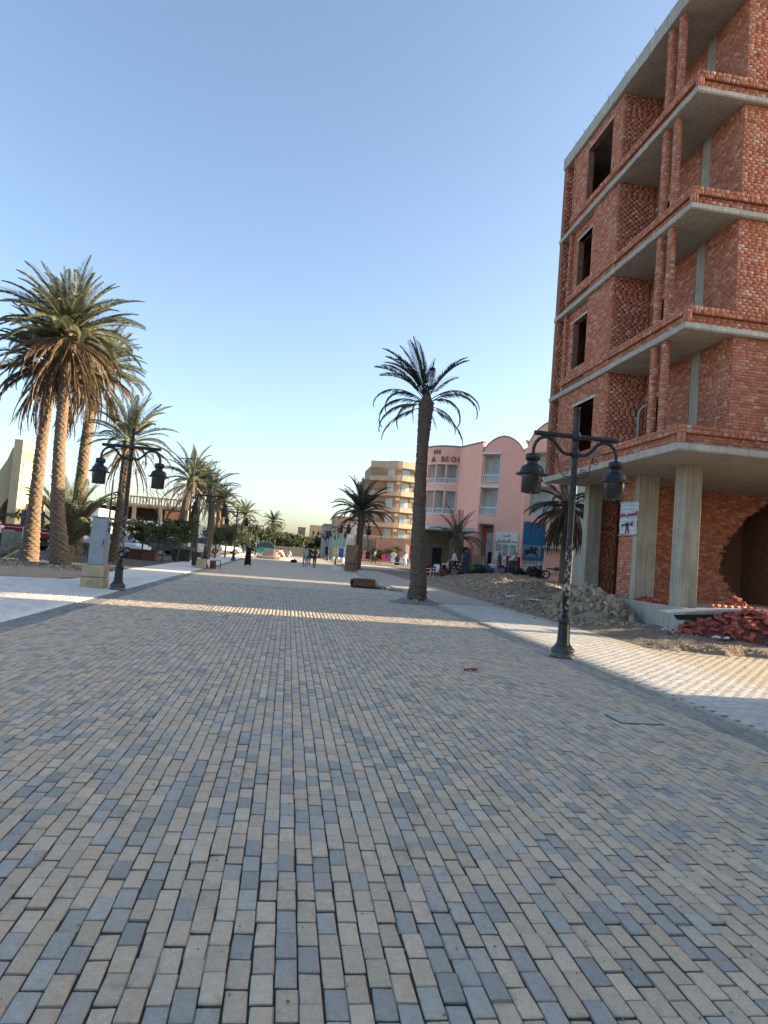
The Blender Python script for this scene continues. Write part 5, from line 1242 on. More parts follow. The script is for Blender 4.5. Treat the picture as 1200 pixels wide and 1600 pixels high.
# motorbike
def motorbike(label, loc, rz):
    root = thing('motorbike', label, 'motorbike', loc, rz)
    for x in (-.62, .62):
        q = MB(); q.tube([(x + .28 * math.cos(a), 0, .30 + .28 * math.sin(a)) for a in [2 * PI * i / 16 for i in range(17)]], .05, 6); q.build('wheel', M_tyre, None).parent = root
    M_bike = mat('dark_bike_paint', (.04, .045, .06), .4, .1)
    q = MB(); q.blob((.18, 0, .78), (.28, .14, .15), 6, 8, .03); q.build('tank', M_bike, None, True).parent = root
    q = MB(); q.b2(-.62, .0, -.12, .12, .70, .80); q.build('seat', M_tyre, None, bevel=.03).parent = root
    q = MB(); q.b2(-.15, .22, -.13, .13, .30, .62); q.build('engine', M_rim, None, bevel=.04).parent = root
    for s in (-1, 1): MB().tube([(.62, s * .07, .3), (.42, s * .06, .95), (.36, s * .30, 1.02)], .022, 6).build('fork', M_rim, None).parent = root
    MB().tube([(-.62, .06, .3), (-.1, .05, .35), (.3, 0, .75), (-.5, 0, .72)], .025, 6).build('frame', M_bike, None).parent = root
    return root
motorbike('motorbike parked by the red lorry tailgate', (-13.3, 45.2, .03), 2.6)
motorbike('motorbike leaning under the white awning', (19.0, 50.5, .75), .3); motorbike('dark motorbike half hidden behind the right lamp', (20.2, 49.6, .72), -.4)
# blue road sign
rs_ = thing('road_sign', 'blue road sign panel on two white posts behind the left palms', 'sign', (-12.9, 37, .03))
M_bs = mat('faded_blue_sign', (.055, .085, .22), .6, .15, 3, 0, col2=(.10, .13, .25)); M_or = mat('red_orange_mark', (.42, .10, .03), .6, .1)
MB().box((-13.1, 37, 1.98), (1.1, .05, .85), .1).build('panel', M_bs, rs_)
for x in (-13.5, -12.75): MB().tube([(x, 37.05, 0), (x, 37.05, 1.7)], .035, 7).build('post', M_white, rs_)
q = MB(); q.add([(-13.72, 36.9, 2.45), (-13.98, 36.9, 2.12), (-13.72, 36.9, 1.8), (-13.72, 36.9, 1.93), (-13.86, 36.9, 2.12), (-13.72, 36.9, 2.32)], [(0, 1, 4, 5), (1, 2, 3, 4)]); ar = q.build('arrow', M_or, rs_); ar.modifiers.new('s', 'SOLIDIFY').thickness = .02
MB().box((-13.0, 36.965, 1.75), (.5, .01, .06), .1).build('lettering', M_curt, rs_)
# electrical cabinet on concrete base
ec = thing('electrical_cabinet', 'tall grey electrical cabinet on a cream concrete base', 'cabinet', (-5.3, 20.5, 0))
M_cab = mat('grey_cabinet_paint', (.31, .34, .36), .55, .1, 3, .1); M_cabd = mat('cabinet_vent_dark', (.08, .09, .10), .7, .1)
M_cbase = mat('cream_concrete_block', (.52, .42, .27), .92, .18, 3, .3)
MB().b2(-5.72, -5.10, 20.2, 20.85, 0, .31).build('base_block', M_cbase, ec, bevel=.015); MB().b2(-5.71, -5.11, 20.21, 20.84, .325, .66).build('base_block', M_cbase, ec, bevel=.015)
MB().b2(-5.60, -5.17, 20.32, 20.78, .66, 2.02).build('cabinet_body', M_cab, ec, bevel=.01); MB().b2(-5.62, -5.15, 20.29, 20.80, 2.02, 2.06).build('cabinet_roof', M_cab, ec)
MB().b2(-5.58, -5.19, 20.305, 20.318, .70, 1.98).build('cabinet_door', M_cab, ec); MB().b2(-5.23, -5.21, 20.28, 20.304, 1.25, 1.4).build('handle', M_cabd, ec)
for z in (1.62, 1.80): MB().b2(-5.168, -5.155, 20.42, 20.68, z, z + .12).build('vent', M_cabd, ec)
# tall thin poles on the left
for lab, x, y, h, arm in (('tall thin dark pole rising among the left palms', -6.9, 48, 7.6, 1), ('dark pole behind the electrical cabinet', -9.2, 36.4, 4.3, 0)):
    pz = thing('pole', lab, 'pole', (x, y, 0)); MB().tube([(x, y, 0), (x, y, h)], [.07, .045], 8).build('shaft', M_lpole, pz)
    if arm: MB().tube([(x - 1.0, y, h - .55), (x + .05, y, h - .5)], .035, 6).build('cross_arm', M_ltop, pz)
# planters, barrels, stones on the left
M_planter = mat('brown_planter', (.16, .075, .05), .9, .15, 4, .2)
for i, (x, y, s, lab) in enumerate(((-9.4, 44.9, .9, 'brown square planter under the left leafy tree'), (-8.55, 44.3, .85, 'second brown planter right of the first'),)):
    pl_ = thing('planter', lab, 'planter', (x, y, .03)); q = MB(); q.prism([(x - s / 2, y - s / 2), (x + s / 2, y - s / 2), (x + s / 2, y + s / 2), (x - s / 2, y + s / 2)], .03, .62); q.build('tub', M_planter, pl_, bevel=.03); MB().b2(x - s / 2 - .04, x + s / 2 + .04, y - s / 2 - .04, y + s / 2 + .04, .6, .68).build('rim', M_planter, pl_)
M_bin = mat('dark_green_bin', (.045, .055, .05), .7, .2, 3)
for x, y, lab in ((-7.0, 46.8, 'dark rubbish skip under the leaning leafy tree'), (-5.2, 40.6, 'dark box beside the concrete lamp block')):
    bn_ = thing('rubbish_bin', lab, 'bin', (x, y, .03)); w_ = 1.1 if x < -6 else .45; q = MB(); q.box((x, y, .42), (w_, .7, .72), 0, None, 1.12); q.build('body', M_bin, bn_, bevel=.03); MB().box((x, y, .81), (w_ * 1.16, .82, .06)).build('lid', M_bin, bn_)
lb = thing('concrete_block', 'pale concrete block at the foot of the second left lamp', 'concrete block', (-4.72, 38.9, 0))
q = MB(); q.box((-4.72, 38.9, .26), (.55, .5, .52), 0, None, .8); q.build('block_body', M_cbase, lb, bevel=.02); MB().box((-4.85, 38.8, .56), (.16, .12, .08)).build('white_cup', M_white, lb)
st_ = thing('stool', 'small red stool with thin legs beside the second left lamp', 'stool', (-4.05, 39.3, 0))
MB().b2(-4.28, -4.02, 39.2, 39.5, .02, .48).build('red_box', mat('dull_red_box', (.24, .05, .04), .8, .15, 4), st_, bevel=.02); MB().b2(-4.0, -3.7, 39.2, 39.5, .46, .50).build('seat', M_brownw, st_)
for x, y in ((-3.98, 39.22), (-3.72, 39.22), (-3.72, 39.48), (-3.98, 39.48)): MB().tube([(x, y, 0), (x, y, .47)], .013, 5).build('leg', M_ltop, st_)
pts = [(random.gauss(-10.2, .5), random.gauss(45.5, .3), .03 + abs(random.gauss(0, .18))) for _ in range(160)]
M_clod = mat('purplish_clod', (.20, .13, .11), .95, .2, 5, .3, isl=.3)
tag(stuff(scatter('earth_heap', pts, (.06, .2), M_clod, None, .8, 8)), 'heap of brown clods beside the white sedan', 'earth heap')
# ================================================================== MIDDLE: planter bench, wall, boards
tb = thing('planter_bench', 'round tapered stone planter bench before the seated people', 'planter', (-1.4, 76, 0))
q = MB(); q.lathe([(2.1, 0), (2.1, .28), (1.95, .30)], (-1.4, 78, 0), 24); q.build('step', M_cream, tb); q = MB(); q.lathe([(1.35, .30), (1.05, 1.05), (.9, 1.05), (.9, .95), (0.01, .95)], (-1.6, 78.3, 0), 24); q.build('bowl', mat('rosy_stone', (.45, .33, .26), .9, .1, 2), tb)
leafy_tree('street_tree', 'dark spreading tree in the round stone planter', (-1.6, 78.3, .9), 1.5, 1.35, 1300, seed=91, material=M_leaf)
bg_ = thing('dark_bag', 'black bag lying on the paving ahead', 'bag', (.62, 68.5, 0)); q = MB(); q.blob((.62, 68.5, .16), (.36, .2, .17), 7, 10, .1); q.build('bag_body', M_black_ink, bg_, True); MB().tube([(.4, 68.5, .28), (.5, 68.5, .38), (.7, 68.5, .38), (.8, 68.5, .28)], .02, 5).build('strap', M_black_ink, bg_)
bd = thing('leaning_board', 'tall brown wooden board leaning beside the right lamp', 'board', (4.9, 53.6, 0))
M_wood = mat('brown_wood', (.33, .20, .125), .8, .15, 3, .2, col2=(.24, .14, .085)); M_woodd = mat('dark_brown_wood', (.13, .055, .03), .6, .2, 4, .1, col2=(.20, .09, .045))
for k in range(4): MB().box((4.62 + k * .24, 53.6, 1.05), (.235, .04, 2.1), 0, Matrix.Rotation(.10, 3, 'X') @ Matrix.Rotation(0, 3, 'Z')).build('plank', M_wood, bd)
MB().box((4.98, 53.4, .62), (.62, .05, .07)).build('ledge', M_black_ink, bd); MB().tube([(5.2, 53.35, 0), (5.28, 53.4, .7), (5.45, 53.6, 1.6)], .03, 5).build('prop', M_black_ink, bd)
wp = thing('white_planter', 'small white planter box standing on the paving', 'planter', (3.75, 51.6, 0)); MB().box((3.75, 51.6, .21), (.56, .5, .42), 0, None, 1.08).build('box', M_white, wp, bevel=.015); MB().box((3.75, 51.6, .43), (.5, .42, .05)).build('soil', M_darkin, wp)
# overturned cabinet near the lone palm
oc = thing('overturned_cabinet', 'overturned brown cabinet lying on a dark board left of the palm', 'cabinet', (3.7, 31.0, 0))
MB().box((3.75, 31.0, .03), (1.55, .75, .05), -.05).build('board', M_black_ink, oc); MB().box((3.55, 31.0, .24), (.98, .55, .36), -.05).build('carcass', M_woodd, oc, bevel=.01); MB().box((3.55, 30.71, .24), (.90, .012, .28), -.05).build('panel', M_woodd, oc)
q = MB(); q.tube([(4.05, 31, .20), (4.35, 31.0, .16), (4.62, 31.02, .08)], [.16, .13, .06], 10); q.build('cloth_roll', M_offw, oc, True); MB().blob((3.0, 31.0, .22), (.09, .15, .17), 6, 8, .1).build('knob', M_darkin, oc, True); MB().blob((3.18, 30.9, .44), (.06, .06, .05), 5, 6, .1).build('cup', M_white, oc)
pts = [(random.gauss(4.95, .35), random.gauss(30.6, .25), .02) for _ in range(60)] + [(4.6 + .55 * math.cos(a), 23.6 + .5 * math.sin(a), .02) for a in np.linspace(0, 6.28, 70)]
tag(stuff(scatter('palm_foot_rubble', pts, (.02, .11), M_stone, None, .7, 9)), 'loose stones round the foot of the lone palm', 'rubble')
# grey sheet round the palm foot
fl = thing('crumpled_sheet', 'crumpled grey sheet wrapped round the lone palm foot', 'sheet', (4.6, 23.2, 0))
M_sheet = mat('dusty_grey_sheet', (.27, .27, .26), .85, .15, 6, .2)
q = MB(); n = 36; V = []; Fc = []; r = random.Random(3)
for j, rr in enumerate((.40, .55, .72, .95)):
    for i in range(n):
        a = PI * .85 + 1.35 * PI * i / n; k = rr * (1 + r.uniform(-.06, .06) + (.35 * (i / n) ** 2 if j == 3 else 0)); V.append((4.6 + k * math.cos(a), 23.6 + k * math.sin(a) * .85, (.13, .10, .05, .012)[j] * r.uniform(.5, 1.4)))
for j in range(3):
    for i in range(n - 1): Fc.append((j * n + i, j * n + i + 1, (j + 1) * n + i + 1, (j + 1) * n + i)[::-1])
q.add(V, Fc); q.build('sheet_body', M_sheet, fl)
# litter, manhole cover, short post
tr = thing('crumpled_packet', 'crumpled red packet lying on the paving', 'litter', (2.84, 9.94, 0)); M_pk = mat('red_brown_packet', (.30, .075, .035), .6, .2, 20)
q = MB(); r = random.Random(8); V = [(2.74 + .2 * i / 6 + r.uniform(-.012, .012), 9.90 + .10 * j / 3 + r.uniform(-.012, .012), .012 + r.random() * .045) for j in range(4) for i in range(7)]
q.add(V, [(j * 7 + i, j * 7 + i + 1, (j + 1) * 7 + i + 1, (j + 1) * 7 + i) for j in range(3) for i in range(6)]); q.build('wrapper', M_pk, tr).modifiers.new('s', 'SOLIDIFY').thickness = .006
q = MB(); q.box((2.76, 9.93, .045), (.05, .04, .008), .4, Matrix.Rotation(.5, 3, 'Y')); q.build('torn_flap', M_white, tr)
mh = struct(MB().box((4.02, 7.3, .004), (.48, .34, .012), .02).build('manhole_cover', mat('grey_cast_cover', (.50, .46, .39), .8, .12, 8, .3)))
MB().box((4.02, 7.3, .0), (.54, .40, .012), .02).build('cover_frame', M_sand, mh)
pst = thing('short_post', 'short black post standing in the rubble', 'post', (8.95, 21.0, 0)); MB().tube([(8.95, 21.0, 0), (8.95, 21.0, .80)], .035, 8).build('shaft', M_black_ink, pst)
# ================================================================== BRICK PILE AND RUBBLE BY THE BUILDING
M_lbrick = mat('fresh_red_brick', (.40, .105, .075), .9, .15, 8, .3, col2=(.30, .075, .055), isl=.28, fine=60)
bp = thing('brick_pile', 'heap of loose red bricks against the concrete plinth', 'brick pile', (11, 15.6, 0))
lme = [MB().box((0, 0, 0), (.20, .098, .062)).mesh('brick', M_lbrick), MB().box((0, 0, 0), (.13, .098, .062)).mesh('brick', M_lbrick)]
def pile_h(x, y):
    d = math.hypot((x - 12.1) / 2.0, (y - 16.25) / 1.55); a = max(0, 1 - d); b = max(0, 1 - math.hypot((x - 14.0) / 1.9, (y - 16.0) / 1.4)); return .74 * a ** .7 + .5 * b
r = random.Random(4); cnt = 0
while cnt < 300:
    x, y = r.uniform(10.0, 14.4), r.uniform(14.6, 17.4); h = pile_h(x, y)
    if h <= .02 or r.random() > .25 + h: continue
    if y > 17.4: continue
    o = obj('brick', lme[0 if r.random() < .8 else 1], bp, Vector((x, y, dirt_h(x, y) + h * (1 if r.random() < .75 else r.uniform(.5, 1)) + .02)) - bp.location)
    o.rotation_euler = (r.gauss(0, .45), r.gauss(0, .45), r.uniform(0, PI)); cnt += 1
q = MB(); n = 20
V = [(10.05 + 4.4 * i / n, 14.6 + 2.84 * j / n, dirt_h(10.05 + 4.4 * i / n, 14.6 + 2.84 * j / n) + max(-.02, pile_h(10.05 + 4.4 * i / n, 14.6 + 2.84 * j / n) - .07)) for j in range(n + 1) for i in range(n + 1)]
q.add(V, [(j * (n + 1) + i, j * (n + 1) + i + 1, (j + 1) * (n + 1) + i + 1, (j + 1) * (n + 1) + i) for j in range(n) for i in range(n)]); q.build('brick_dust_core', mat('brick_dust', (.20, .06, .045), .95, .2, 8, .4), bp)
b3 = thing('brick_pile', 'small mound of bricks on the plinth inside the broken wall', 'brick pile', (12.7, 17.9, .8))
for k in range(70):
    d = r.random() ** .5; a = r.uniform(0, 6.28); x, y = 12.75 + .42 * d * math.cos(a), 17.95 + .3 * d * math.sin(a)
    o = obj('brick', lme[0], b3, Vector((x, y, PZ + .04 + .42 * (1 - d) * r.uniform(.6, 1))) - b3.location); o.rotation_euler = (r.gauss(0, .4), r.gauss(0, .4), r.uniform(0, PI))
b4 = thing('brick_row', 'loose bricks lying on the plinth between two columns', 'brick row', (11.3, 19.6, .8))
for k in range(46):
    o = obj('brick', lme[0], b4, Vector((11.05 + r.random() * .45, 18.7 + r.random() * 1.9, PZ + .035 + (.07 if r.random() < .4 else 0))) - b4.location); o.rotation_euler = (r.gauss(0, .1), r.gauss(0, .1), r.uniform(0, PI))
sb_ = thing('metal_sheet', 'long bent pale sheet lying across the brick heap', 'metal sheet', (11.5, 16.4, .7))
M_sheetp = mat('pale_sheet_metal', (.48, .49, .48), .5, .12, 3, .1); M_sheetd = mat('dark_green_underside', (.03, .045, .04), .7, .1)
q = MB(); n = 14; V = []
for i in range(n + 1):
    t = i / n; x = 9.92 + 4.2 * t; y = 16.75 - .45 * t; z = .70 + .36 * t + .05 * math.sin(t * 5)
    V += [(x, y - .14, z - .015), (x, y - .02, z + .01), (x, y + .30, z + .02)]
q.add(V, [(i * 3 + k, (i + 1) * 3 + k, (i + 1) * 3 + k + 1, i * 3 + k + 1) for i in range(n) for k in range(2)]); o = q.build('sheet', M_sheetp, sb_); md = o.modifiers.new('s', 'SOLIDIFY'); md.thickness = .025; md.offset = -1
MB().add([(10.05, 16.58, .655), (14.1, 16.14, 1.01), (14.1, 16.18, .86), (10.2, 16.62, .53)], [(0, 1, 2, 3)]).build('folded_edge', M_sheetd, sb_).modifiers.new('s', 'SOLIDIFY').thickness = .02
# stones
sp_ = thing('stone_heap', 'heap of pale broken stones beside the concrete plinth', 'stone heap', (9.9, 21.4, 0))
sm_ = []
for k in range(8):
    q = MB(); q.blob((0, 0, 0), (.13, .085, .07), 5, 7, .28, random.Random(k)); sm_.append(q.mesh('stone', M_stone))
def heap_h(x, y): return .92 * max(0, 1 - math.hypot((x - 10.0) / 1.25, (y - 21.6) / 2.5)) ** .75
cnt = 0; r = random.Random(6)
while cnt < 300:
    x, y = r.uniform(8.7, 10.92), r.uniform(18.9, 24.2); h = heap_h(x, y)
    if h < .04 or r.random() > .35 + h * .6: continue
    o = obj('stone', sm_[r.randrange(8)], sp_, Vector((x, y, dirt_h(x, y) + h * .95 + .03)) - sp_.location); o.rotation_euler = (r.uniform(0, 6), r.uniform(0, 6), r.uniform(0, 6)); o.scale = (r.uniform(.65, 1.35),) * 3; cnt += 1
q = MB(); n = 24; V = [(8.7 + 2.22 * i / n, 18.9 + 5.3 * j / n, dirt_h(8.7 + 2.22 * i / n, 18.9 + 5.3 * j / n) + heap_h(8.7 + 2.22 * i / n, 18.9 + 5.3 * j / n) - .03) for j in range(n + 1) for i in range(n + 1)]
q.add(V, [(j * (n + 1) + i, j * (n + 1) + i + 1, (j + 1) * (n + 1) + i + 1, (j + 1) * (n + 1) + i) for j in range(n) for i in range(n)]); q.build('stone_core', M_stone, sp_)
# scraps of rubbish
scr = [(.62, .62, .60), (.50, .55, .60), (.55, .30, .30), (.05, .06, .10)]
labs = ['white', 'pale blue', 'pinkish', 'dark']
r = random.Random(12)
SP = [(10.2, 17.0), (10.5, 15.2), (9.75, 16.1), (11.4, 14.75), (9.3, 24.5), (9.0, 22.0), (10.4, 28), (9.6, 30.5), (11, 33), (9.2, 27)]
WH = ['near the bent sheet tip', 'in front of the brick heap', 'left of the brick heap', 'at the right foot of the brick heap', 'behind the stone heap', 'in front of the stone heap', 'on the dirt mound', 'at the mound edge by the paving', 'high on the rear mound', 'on the low dirt by the post']
for i, (x, y) in enumerate(SP):
    k = (0, 0, 2, 3, 0, 1, 0, 0, 0, 1)[i]; tq = thing('litter_scrap', '%s scrap of rubbish lying %s' % (labs[k], WH[i]), 'litter', (x, y, dirt_h(x, y)), 0, 'rubbish scattered on the dirt')
    q = MB(); s = .2 if y > 24 else .11; z = dirt_h(x, y) + .04
    V = [(x + s * (a - 1.5) + r.uniform(-.03, .03), y + s * .7 * (b - 1.5) + r.uniform(-.03, .03), z + r.random() * .10) for b in range(4) for a in range(4)]
    q.add(V, [(b * 4 + a, b * 4 + a + 1, b * 4 + a + 5, b * 4 + a + 4) for b in range(3) for a in range(3)]); q.build('crumpled_film', mat('scrap_' + labs[k].replace(' ', '_'), scr[k], .6, .1), tq)
# ================================================================== MARKET BEFORE THE HOTEL
M_wplast = mat('white_plastic', (.66, .67, .68), .45, .04); M_redcl = mat('dark_red_cloth', (.19, .010, .02), .8, .15, 4, .1)
def chair(label, x, y, z, rz, m=None, grp='plastic chairs at the hotel front'):
    m = m or M_wplast; c = thing('plastic_chair', label, 'chair', (x, y, z), rz, grp)
    def prt(nm, q): q.build(nm, m, None).parent = c
    prt('seat', MB().b2(-.22, .22, -.22, .22, .41, .45)); prt('backrest', MB().box((0, .23, .68), (.44, .03, .46), 0, Matrix.Rotation(-.12, 3, 'X')))
    for sx in (-1, 1):
        for sy in (-1, 1): prt('leg', MB().tube([(sx * .23, sy * .23, 0), (sx * .2, sy * .2, .42)], .022, 5))
        prt('armrest', MB().tube([(sx * .22, -.2, .45), (sx * .23, -.22, .65), (sx * .22, .22, .66)], .02, 5))
    return c
ZM = lambda x, y: dirt_h(x, y) + .02
for i, (x, y, rz, lab) in enumerate(((9.9, 47.5, 1.4, 'white plastic chair nearest the lone palm trunk'), (10.5, 47.8, -1.3, 'white plastic chair beside the red covered table'), (12.3, 52, .3, 'white plastic chair behind the walking man'), (11.4, 51, 2.6, 'white plastic chair left of the hotel palm'))): chair(lab, x, y, ZM(x, y), rz)
def table(name, label, x, y, z, w_, d, h, top, cloth=None):
    t = thing(name, label, 'table', (x, y, z)); MB().b2(x - w_ / 2, x + w_ / 2, y - d / 2, y + d / 2, z + h - .04, z + h).build('table_top', top, t)
    for sx in (-1, 1):
        for sy in (-1, 1): MB().tube([(x + sx * (w_ / 2 - .06), y + sy * (d / 2 - .06), z), (x + sx * (w_ / 2 - .06), y + sy * (d / 2 - .06), z + h - .04)], .025, 5).build('leg', M_wood, t)
    if cloth:
        q = MB(); n = 40; V = []
        for k, f in ((0, 1.02), (1, 1.06)):
            for i in range(n):
                a = 2 * PI * i / n; c_, s_ = math.cos(a), math.sin(a); mx_ = max(abs(c_), abs(s_)); fo = f * (1 + (.03 * math.sin(i * 2.2) if k else 0)); V.append((x + c_ / mx_ * w_ / 2 * fo, y + s_ / mx_ * d / 2 * fo, z + (h + .006 if k == 0 else .12)))
        q.add(V, [tuple(range(n))] + [(i, (i + 1) % n, n + (i + 1) % n, n + i) for i in range(n)]); q.build('table_cloth', cloth, t)
    return t
table('red_table', 'low table under a dark red cloth by the white chairs', 10.7, 49.5, ZM(10.7, 49.5), 1.3, .9, .74, M_wood, M_redcl)
table('red_table', 'second red covered table before the hotel door', 12.2, 55.5, ZM(12.2, 55.5), 1.5, .9, .76, M_wood, M_redcl)
# wire bottle rack with pink goods, wooden furniture, cushions
rk = thing('goods_rack', 'dark goods rack with rows of pale items between the two men', 'rack', (12.35, 49.2, ZM(12.35, 49.2)))
z0 = ZM(12.35, 49.2)
for k in range(3): MB().b2(11.9, 12.8, 48.9, 49.4, z0 + .12 + k * .26, z0 + .16 + k * .26).build('shelf', M_darkin, rk)
for x in (11.92, 12.78): MB().b2(x - .02, x + .02, 48.9, 49.4, z0, z0 + .85).build('upright', M_darkin, rk)
for k in range(3):
    for i in range(7): MB().lathe([(.035, 0), (.04, .08), (.02, .13), (.018, .16)], (11.98 + i * .12, 49.0, z0 + .16 + k * .26), 7).build('bottle', M_offw if (i + k) % 3 else M_cream, rk)
gp = thing('pink_bundle', 'pink and red cloth bundle on the goods rack', 'bundle', (12.3, 49.1, z0 + .9)); MB().blob((12.3, 49.15, z0 + .95), (.45, .22, .12), 6, 10, .2).build('cloth', mat('pink_cloth', (.48, .13, .15), .8, .2, 5), gp, True)
def crate(label, x, y, s, m, h=None):
    z = ZM(x, y); h = h or s; c = thing('crate', label, 'crate', (x, y, z), 0, 'crates and boxes at the market'); rz = random.uniform(-.3, .3)
    for k in range(3): MB().box((x, y, z + h * (k + .5) / 3), (s, s * .8, h * .27), rz).build('side_board', m, c)
    MB().box((x, y, z + h + .01), (s * .96, s * .76, .02), rz).build('lid', m, c); return c
for i, (x, y, s, m, lab) in enumerate(((13.35, 48.4, .55, M_woodd, 'dark wooden crate right of the robed man'), (13.0, 49.5, .7, M_wood, 'brown crate behind the robed man'), (15.2, 47.6, .62, mat('cardboard', (.42, .28, .17), .9, .1, 3), 'cardboard box before the bent blue bundle'), (10.9, 47.2, .45, M_woodd, 'small dark crate by the white chair'))): crate(lab, x, y, s, m)
bb_ = thing('blue_bundle', 'large blue cloth bundle heaped on the dirt', 'bundle', (14.4, 48, ZM(14.4, 48))); z0 = ZM(14.4, 48)
MB().blob((14.35, 48.0, z0 + .42), (.52, .4, .46), 8, 12, .12).build('cloth', mat('blue_denim_cloth', (.07, .13, .20), .85, .2, 4, .2), bb_, True); MB().blob((14.85, 48.1, z0 + .72), (.36, .3, .22), 7, 10, .12).build('cloth', mat('pale_blue_cloth', (.42, .50, .58), .85, .1, 4, .2), bb_, True)
for lab, x, y, w_, h, m in (('tall brown plywood panel leaning before the pink wall', 16.6, 58.5, 1.3, 1.9, M_wood), ('wide brown chest of drawers among the market goods', 16.9, 55.2, 1.7, 1.0, M_wood), ('tall dark wooden cupboard behind the robed man', 13.6, 51.0, .7, 1.6, M_woodd)):
    z = ZM(x, y); f = thing('furniture', lab, 'furniture', (x, y, z)); MB().b2(x - w_ / 2, x + w_ / 2, y - .2, y + .2, z, z + h).build('carcass', m, f, bevel=.02)
    for k in range(3): MB().b2(x - w_ / 2 + .05, x + w_ / 2 - .05, y - .22, y - .201, z + .06 + k * h / 3, z + h / 3 - .03 + k * h / 3).build('drawer', m, f)
fr = thing('drinks_fridge', 'red drinks fridge with dark glass door by the sign', 'fridge', (19.6, 57.5, ZM(19.6, 57.5))); z0 = ZM(19.6, 57.5)
M_fred = mat('fridge_red', (.22, .012, .02), .4, .08); MB().b2(19.05, 20.15, 57.3, 58.0, z0, z0 + 2.1).build('body', M_fred, fr, bevel=.03); MB().b2(19.12, 19.78, 57.27, 57.299, z0 + .2, z0 + 1.65).build('door_glass', M_cglass, fr); MB().b2(19.08, 19.85, 57.26, 57.299, z0 + 1.72, z0 + 2.02).build('header', mat('fridge_header', (.50, .22, .22), .5, .1), fr)
# clutter heaps of second-hand goods: each its own little thing
MC = [mat('goods_navy', (.03, .05, .12), .8, .2, 5), mat('goods_black', (.025, .025, .03), .8, .2, 5), mat('goods_white', (.52, .54, .56), .8, .1, 5), mat('goods_brown', (.16, .08, .05), .8, .2, 5), mat('goods_grey', (.22, .22, .22), .8, .2, 5), mat('goods_green', (.04, .11, .07), .8, .2, 5)]
cn = ['navy', 'black', 'white', 'brown', 'grey', 'green']; r = random.Random(31)
wh = ['under the dark shop opening', 'beside the blue bundle', 'behind the blue bundle', 'before the red fridge', 'right of the bending person', 'left of the first motorbike', 'between the two motorbikes', 'behind the stone heap mound', 'before the chest of drawers', 'beside the hotel palm', 'at the left end of the market by the chairs', 'in front of the dark crate', 'behind the cardboard box', 'before the tall plywood panel', 'at the foot of the skirted palm', 'beneath the shop signboard']
sp2 = [(14.6, 52.0, 5), (13.9, 48.6, 1), (15.3, 49.2, 2), (17.4, 53.2, 1), (18.0, 51.8, 2), (18.6, 51.2, 3), (19.6, 51.6, 4), (16.4, 47.2, 1), (16.2, 52.6, 0), (15.6, 57.6, 3), (11.2, 48.6, 3), (13.6, 47.4, 1), (15.6, 48.4, 0), (16.0, 56.4, 2), (16.6, 44.5, 1), (18.4, 55.0, 1)]
for i, (x, y, k) in enumerate(sp2):
    z = ZM(x, y); g_ = thing('goods_heap', '%s second hand goods heaped %s' % (cn[k], wh[i]), 'goods', (x, y, z), 0, 'second hand goods at the market')
    MB().blob((x, y, z + .28), (.6, .4, .42), 6, 9, .25, r).build('cloth_heap', MC[k], g_, True)
    for j in range(4): MB().box((x + r.uniform(-.45, .45), y - .2 + r.uniform(-.2, .2), z + r.uniform(.2, .75)), (r.uniform(.1, .4), .2, r.uniform(.1, .35)), r.uniform(0, 3)).build('box', MC[r.randrange(6)], g_)
    MB().tube([(x + .2, y, z + .1), (x + .3, y - .1, z + 1.05)], .02, 5).build('pole', MC[2], g_)
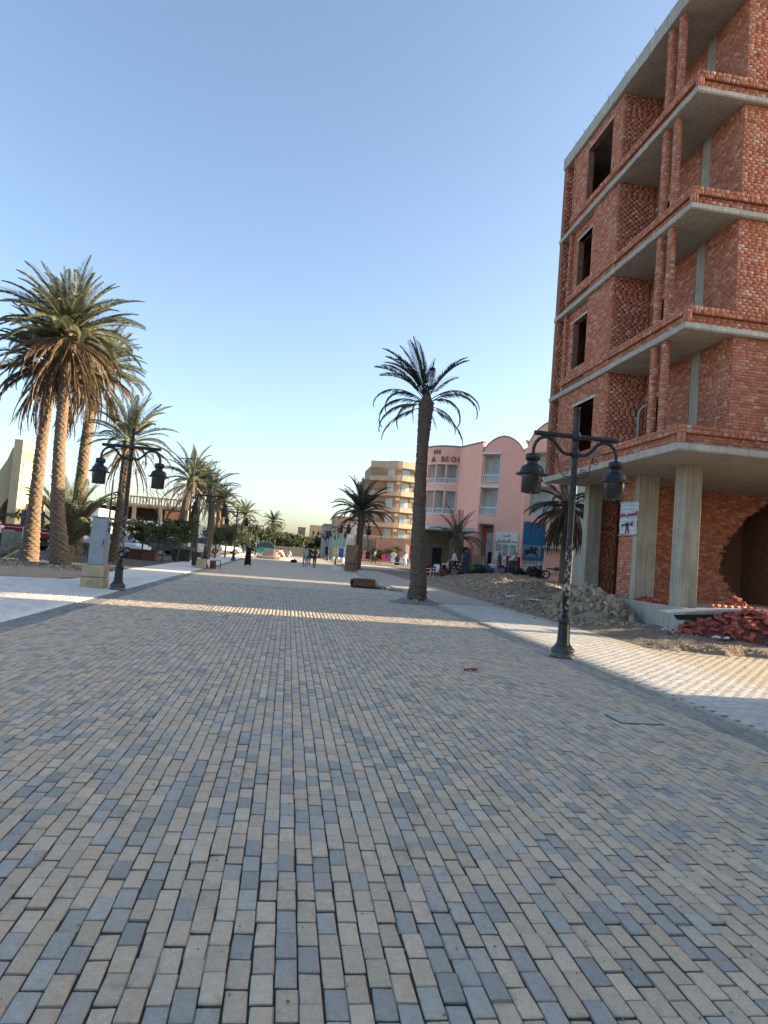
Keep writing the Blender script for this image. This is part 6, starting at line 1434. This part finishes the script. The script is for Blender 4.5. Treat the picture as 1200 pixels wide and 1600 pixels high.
# clothes stalls farther away
sc = [((.52, .08, .16), 'pink'), ((.26, .10, .24), 'purple'), ((.45, .55, .55), 'pale aqua'), ((.03, .05, .15), 'navy'), ((.45, .50, .52), 'white'), ((.05, .16, .30), 'blue'), ((.14, .02, .04), 'maroon'), ((.50, .22, .20), 'salmon'), ((.02, .02, .03), 'black'), ((.25, .36, .38), 'grey blue')]
wd = ['first', 'second', 'third', 'fourth', 'fifth', 'sixth']
def garment(label, x, y, z, h, col, i):
    g_ = thing('hanging_garment', label, 'garment', (x, y, z), 0, 'clothes and towels on the far stalls'); m = mat('garment_%d' % i, col, .85, .15, 5, .1)
    q = MB(); q.prism([(x - .32, z), (x + .32, z), (x + .27, z + h * .62), (x + .42, z + h * .66), (x + .30, z + h * .92), (x + .12, z + h), (x - .12, z + h), (x - .30, z + h * .92), (x - .42, z + h * .66), (x - .27, z + h * .62)], y - .09, y + .09, 'y'); q.build('cloth', m, g_, bevel=.03); MB().tube([(x, y, z + h - .02), (x, y, z + h + .12)], .015, 5).build('hanger', M_darkin, g_)
for i, k in enumerate((0, 1, 2, 3, 4, 5)): garment('%s garment on the right far stall, %s from the left' % (sc[k][1], wd[i]), 11.9 + i * .55, 84, .55 - (.25 if i > 2 else 0), 1.0 if i != 2 else 1.3, sc[k][0], k)
for i, k in enumerate((9, 6, 7, 8)): garment('%s garment on the left far stall, %s from the left' % (sc[k][1], wd[i]), 8.5 + i * .5, 85.5, .75, .95, sc[k][0], k)
for lab, x, y, w_ in (('low pale trestle under the left far clothes stall', 9.3, 85.3, 2.6), ('low pale trestle under the right far clothes stall', 13.3, 83.8, 4.0)):
    table('trestle', lab, x, y, .1, w_, .7, .55, M_offw)
fg = thing('flag', 'white and red cloth flag beside the lone palm trunk', 'flag', (14.6, 83, .3)); MB().tube([(14.35, 83, .3), (14.35, 83, 3.0)], .03, 5).build('staff', M_offw, fg)
for k, m in ((0, M_wplast), (1, mat('flag_red', (.40, .015, .03), .7, .1))): MB().prism([(14.4 + k * .42, 1.0 + .25 * k), (14.82 + k * .42, 1.25 + .15 * k), (14.82 + k * .42, 2.85 - .1 * k), (14.4 + k * .42, 2.95 - .1 * k)], 82.97, 83.03, 'y').build('cloth', m, fg)
umb = thing('white_bags', 'pile of white sacks before the far kiosk', 'sacks', (6.2, 90, 0))
for k in range(5): MB().blob((6.0 + .3 * k, 90 + .1 * (k % 2), .3), (.3, .25, .32), 6, 8, .15).build('sack', M_offw, umb, True)
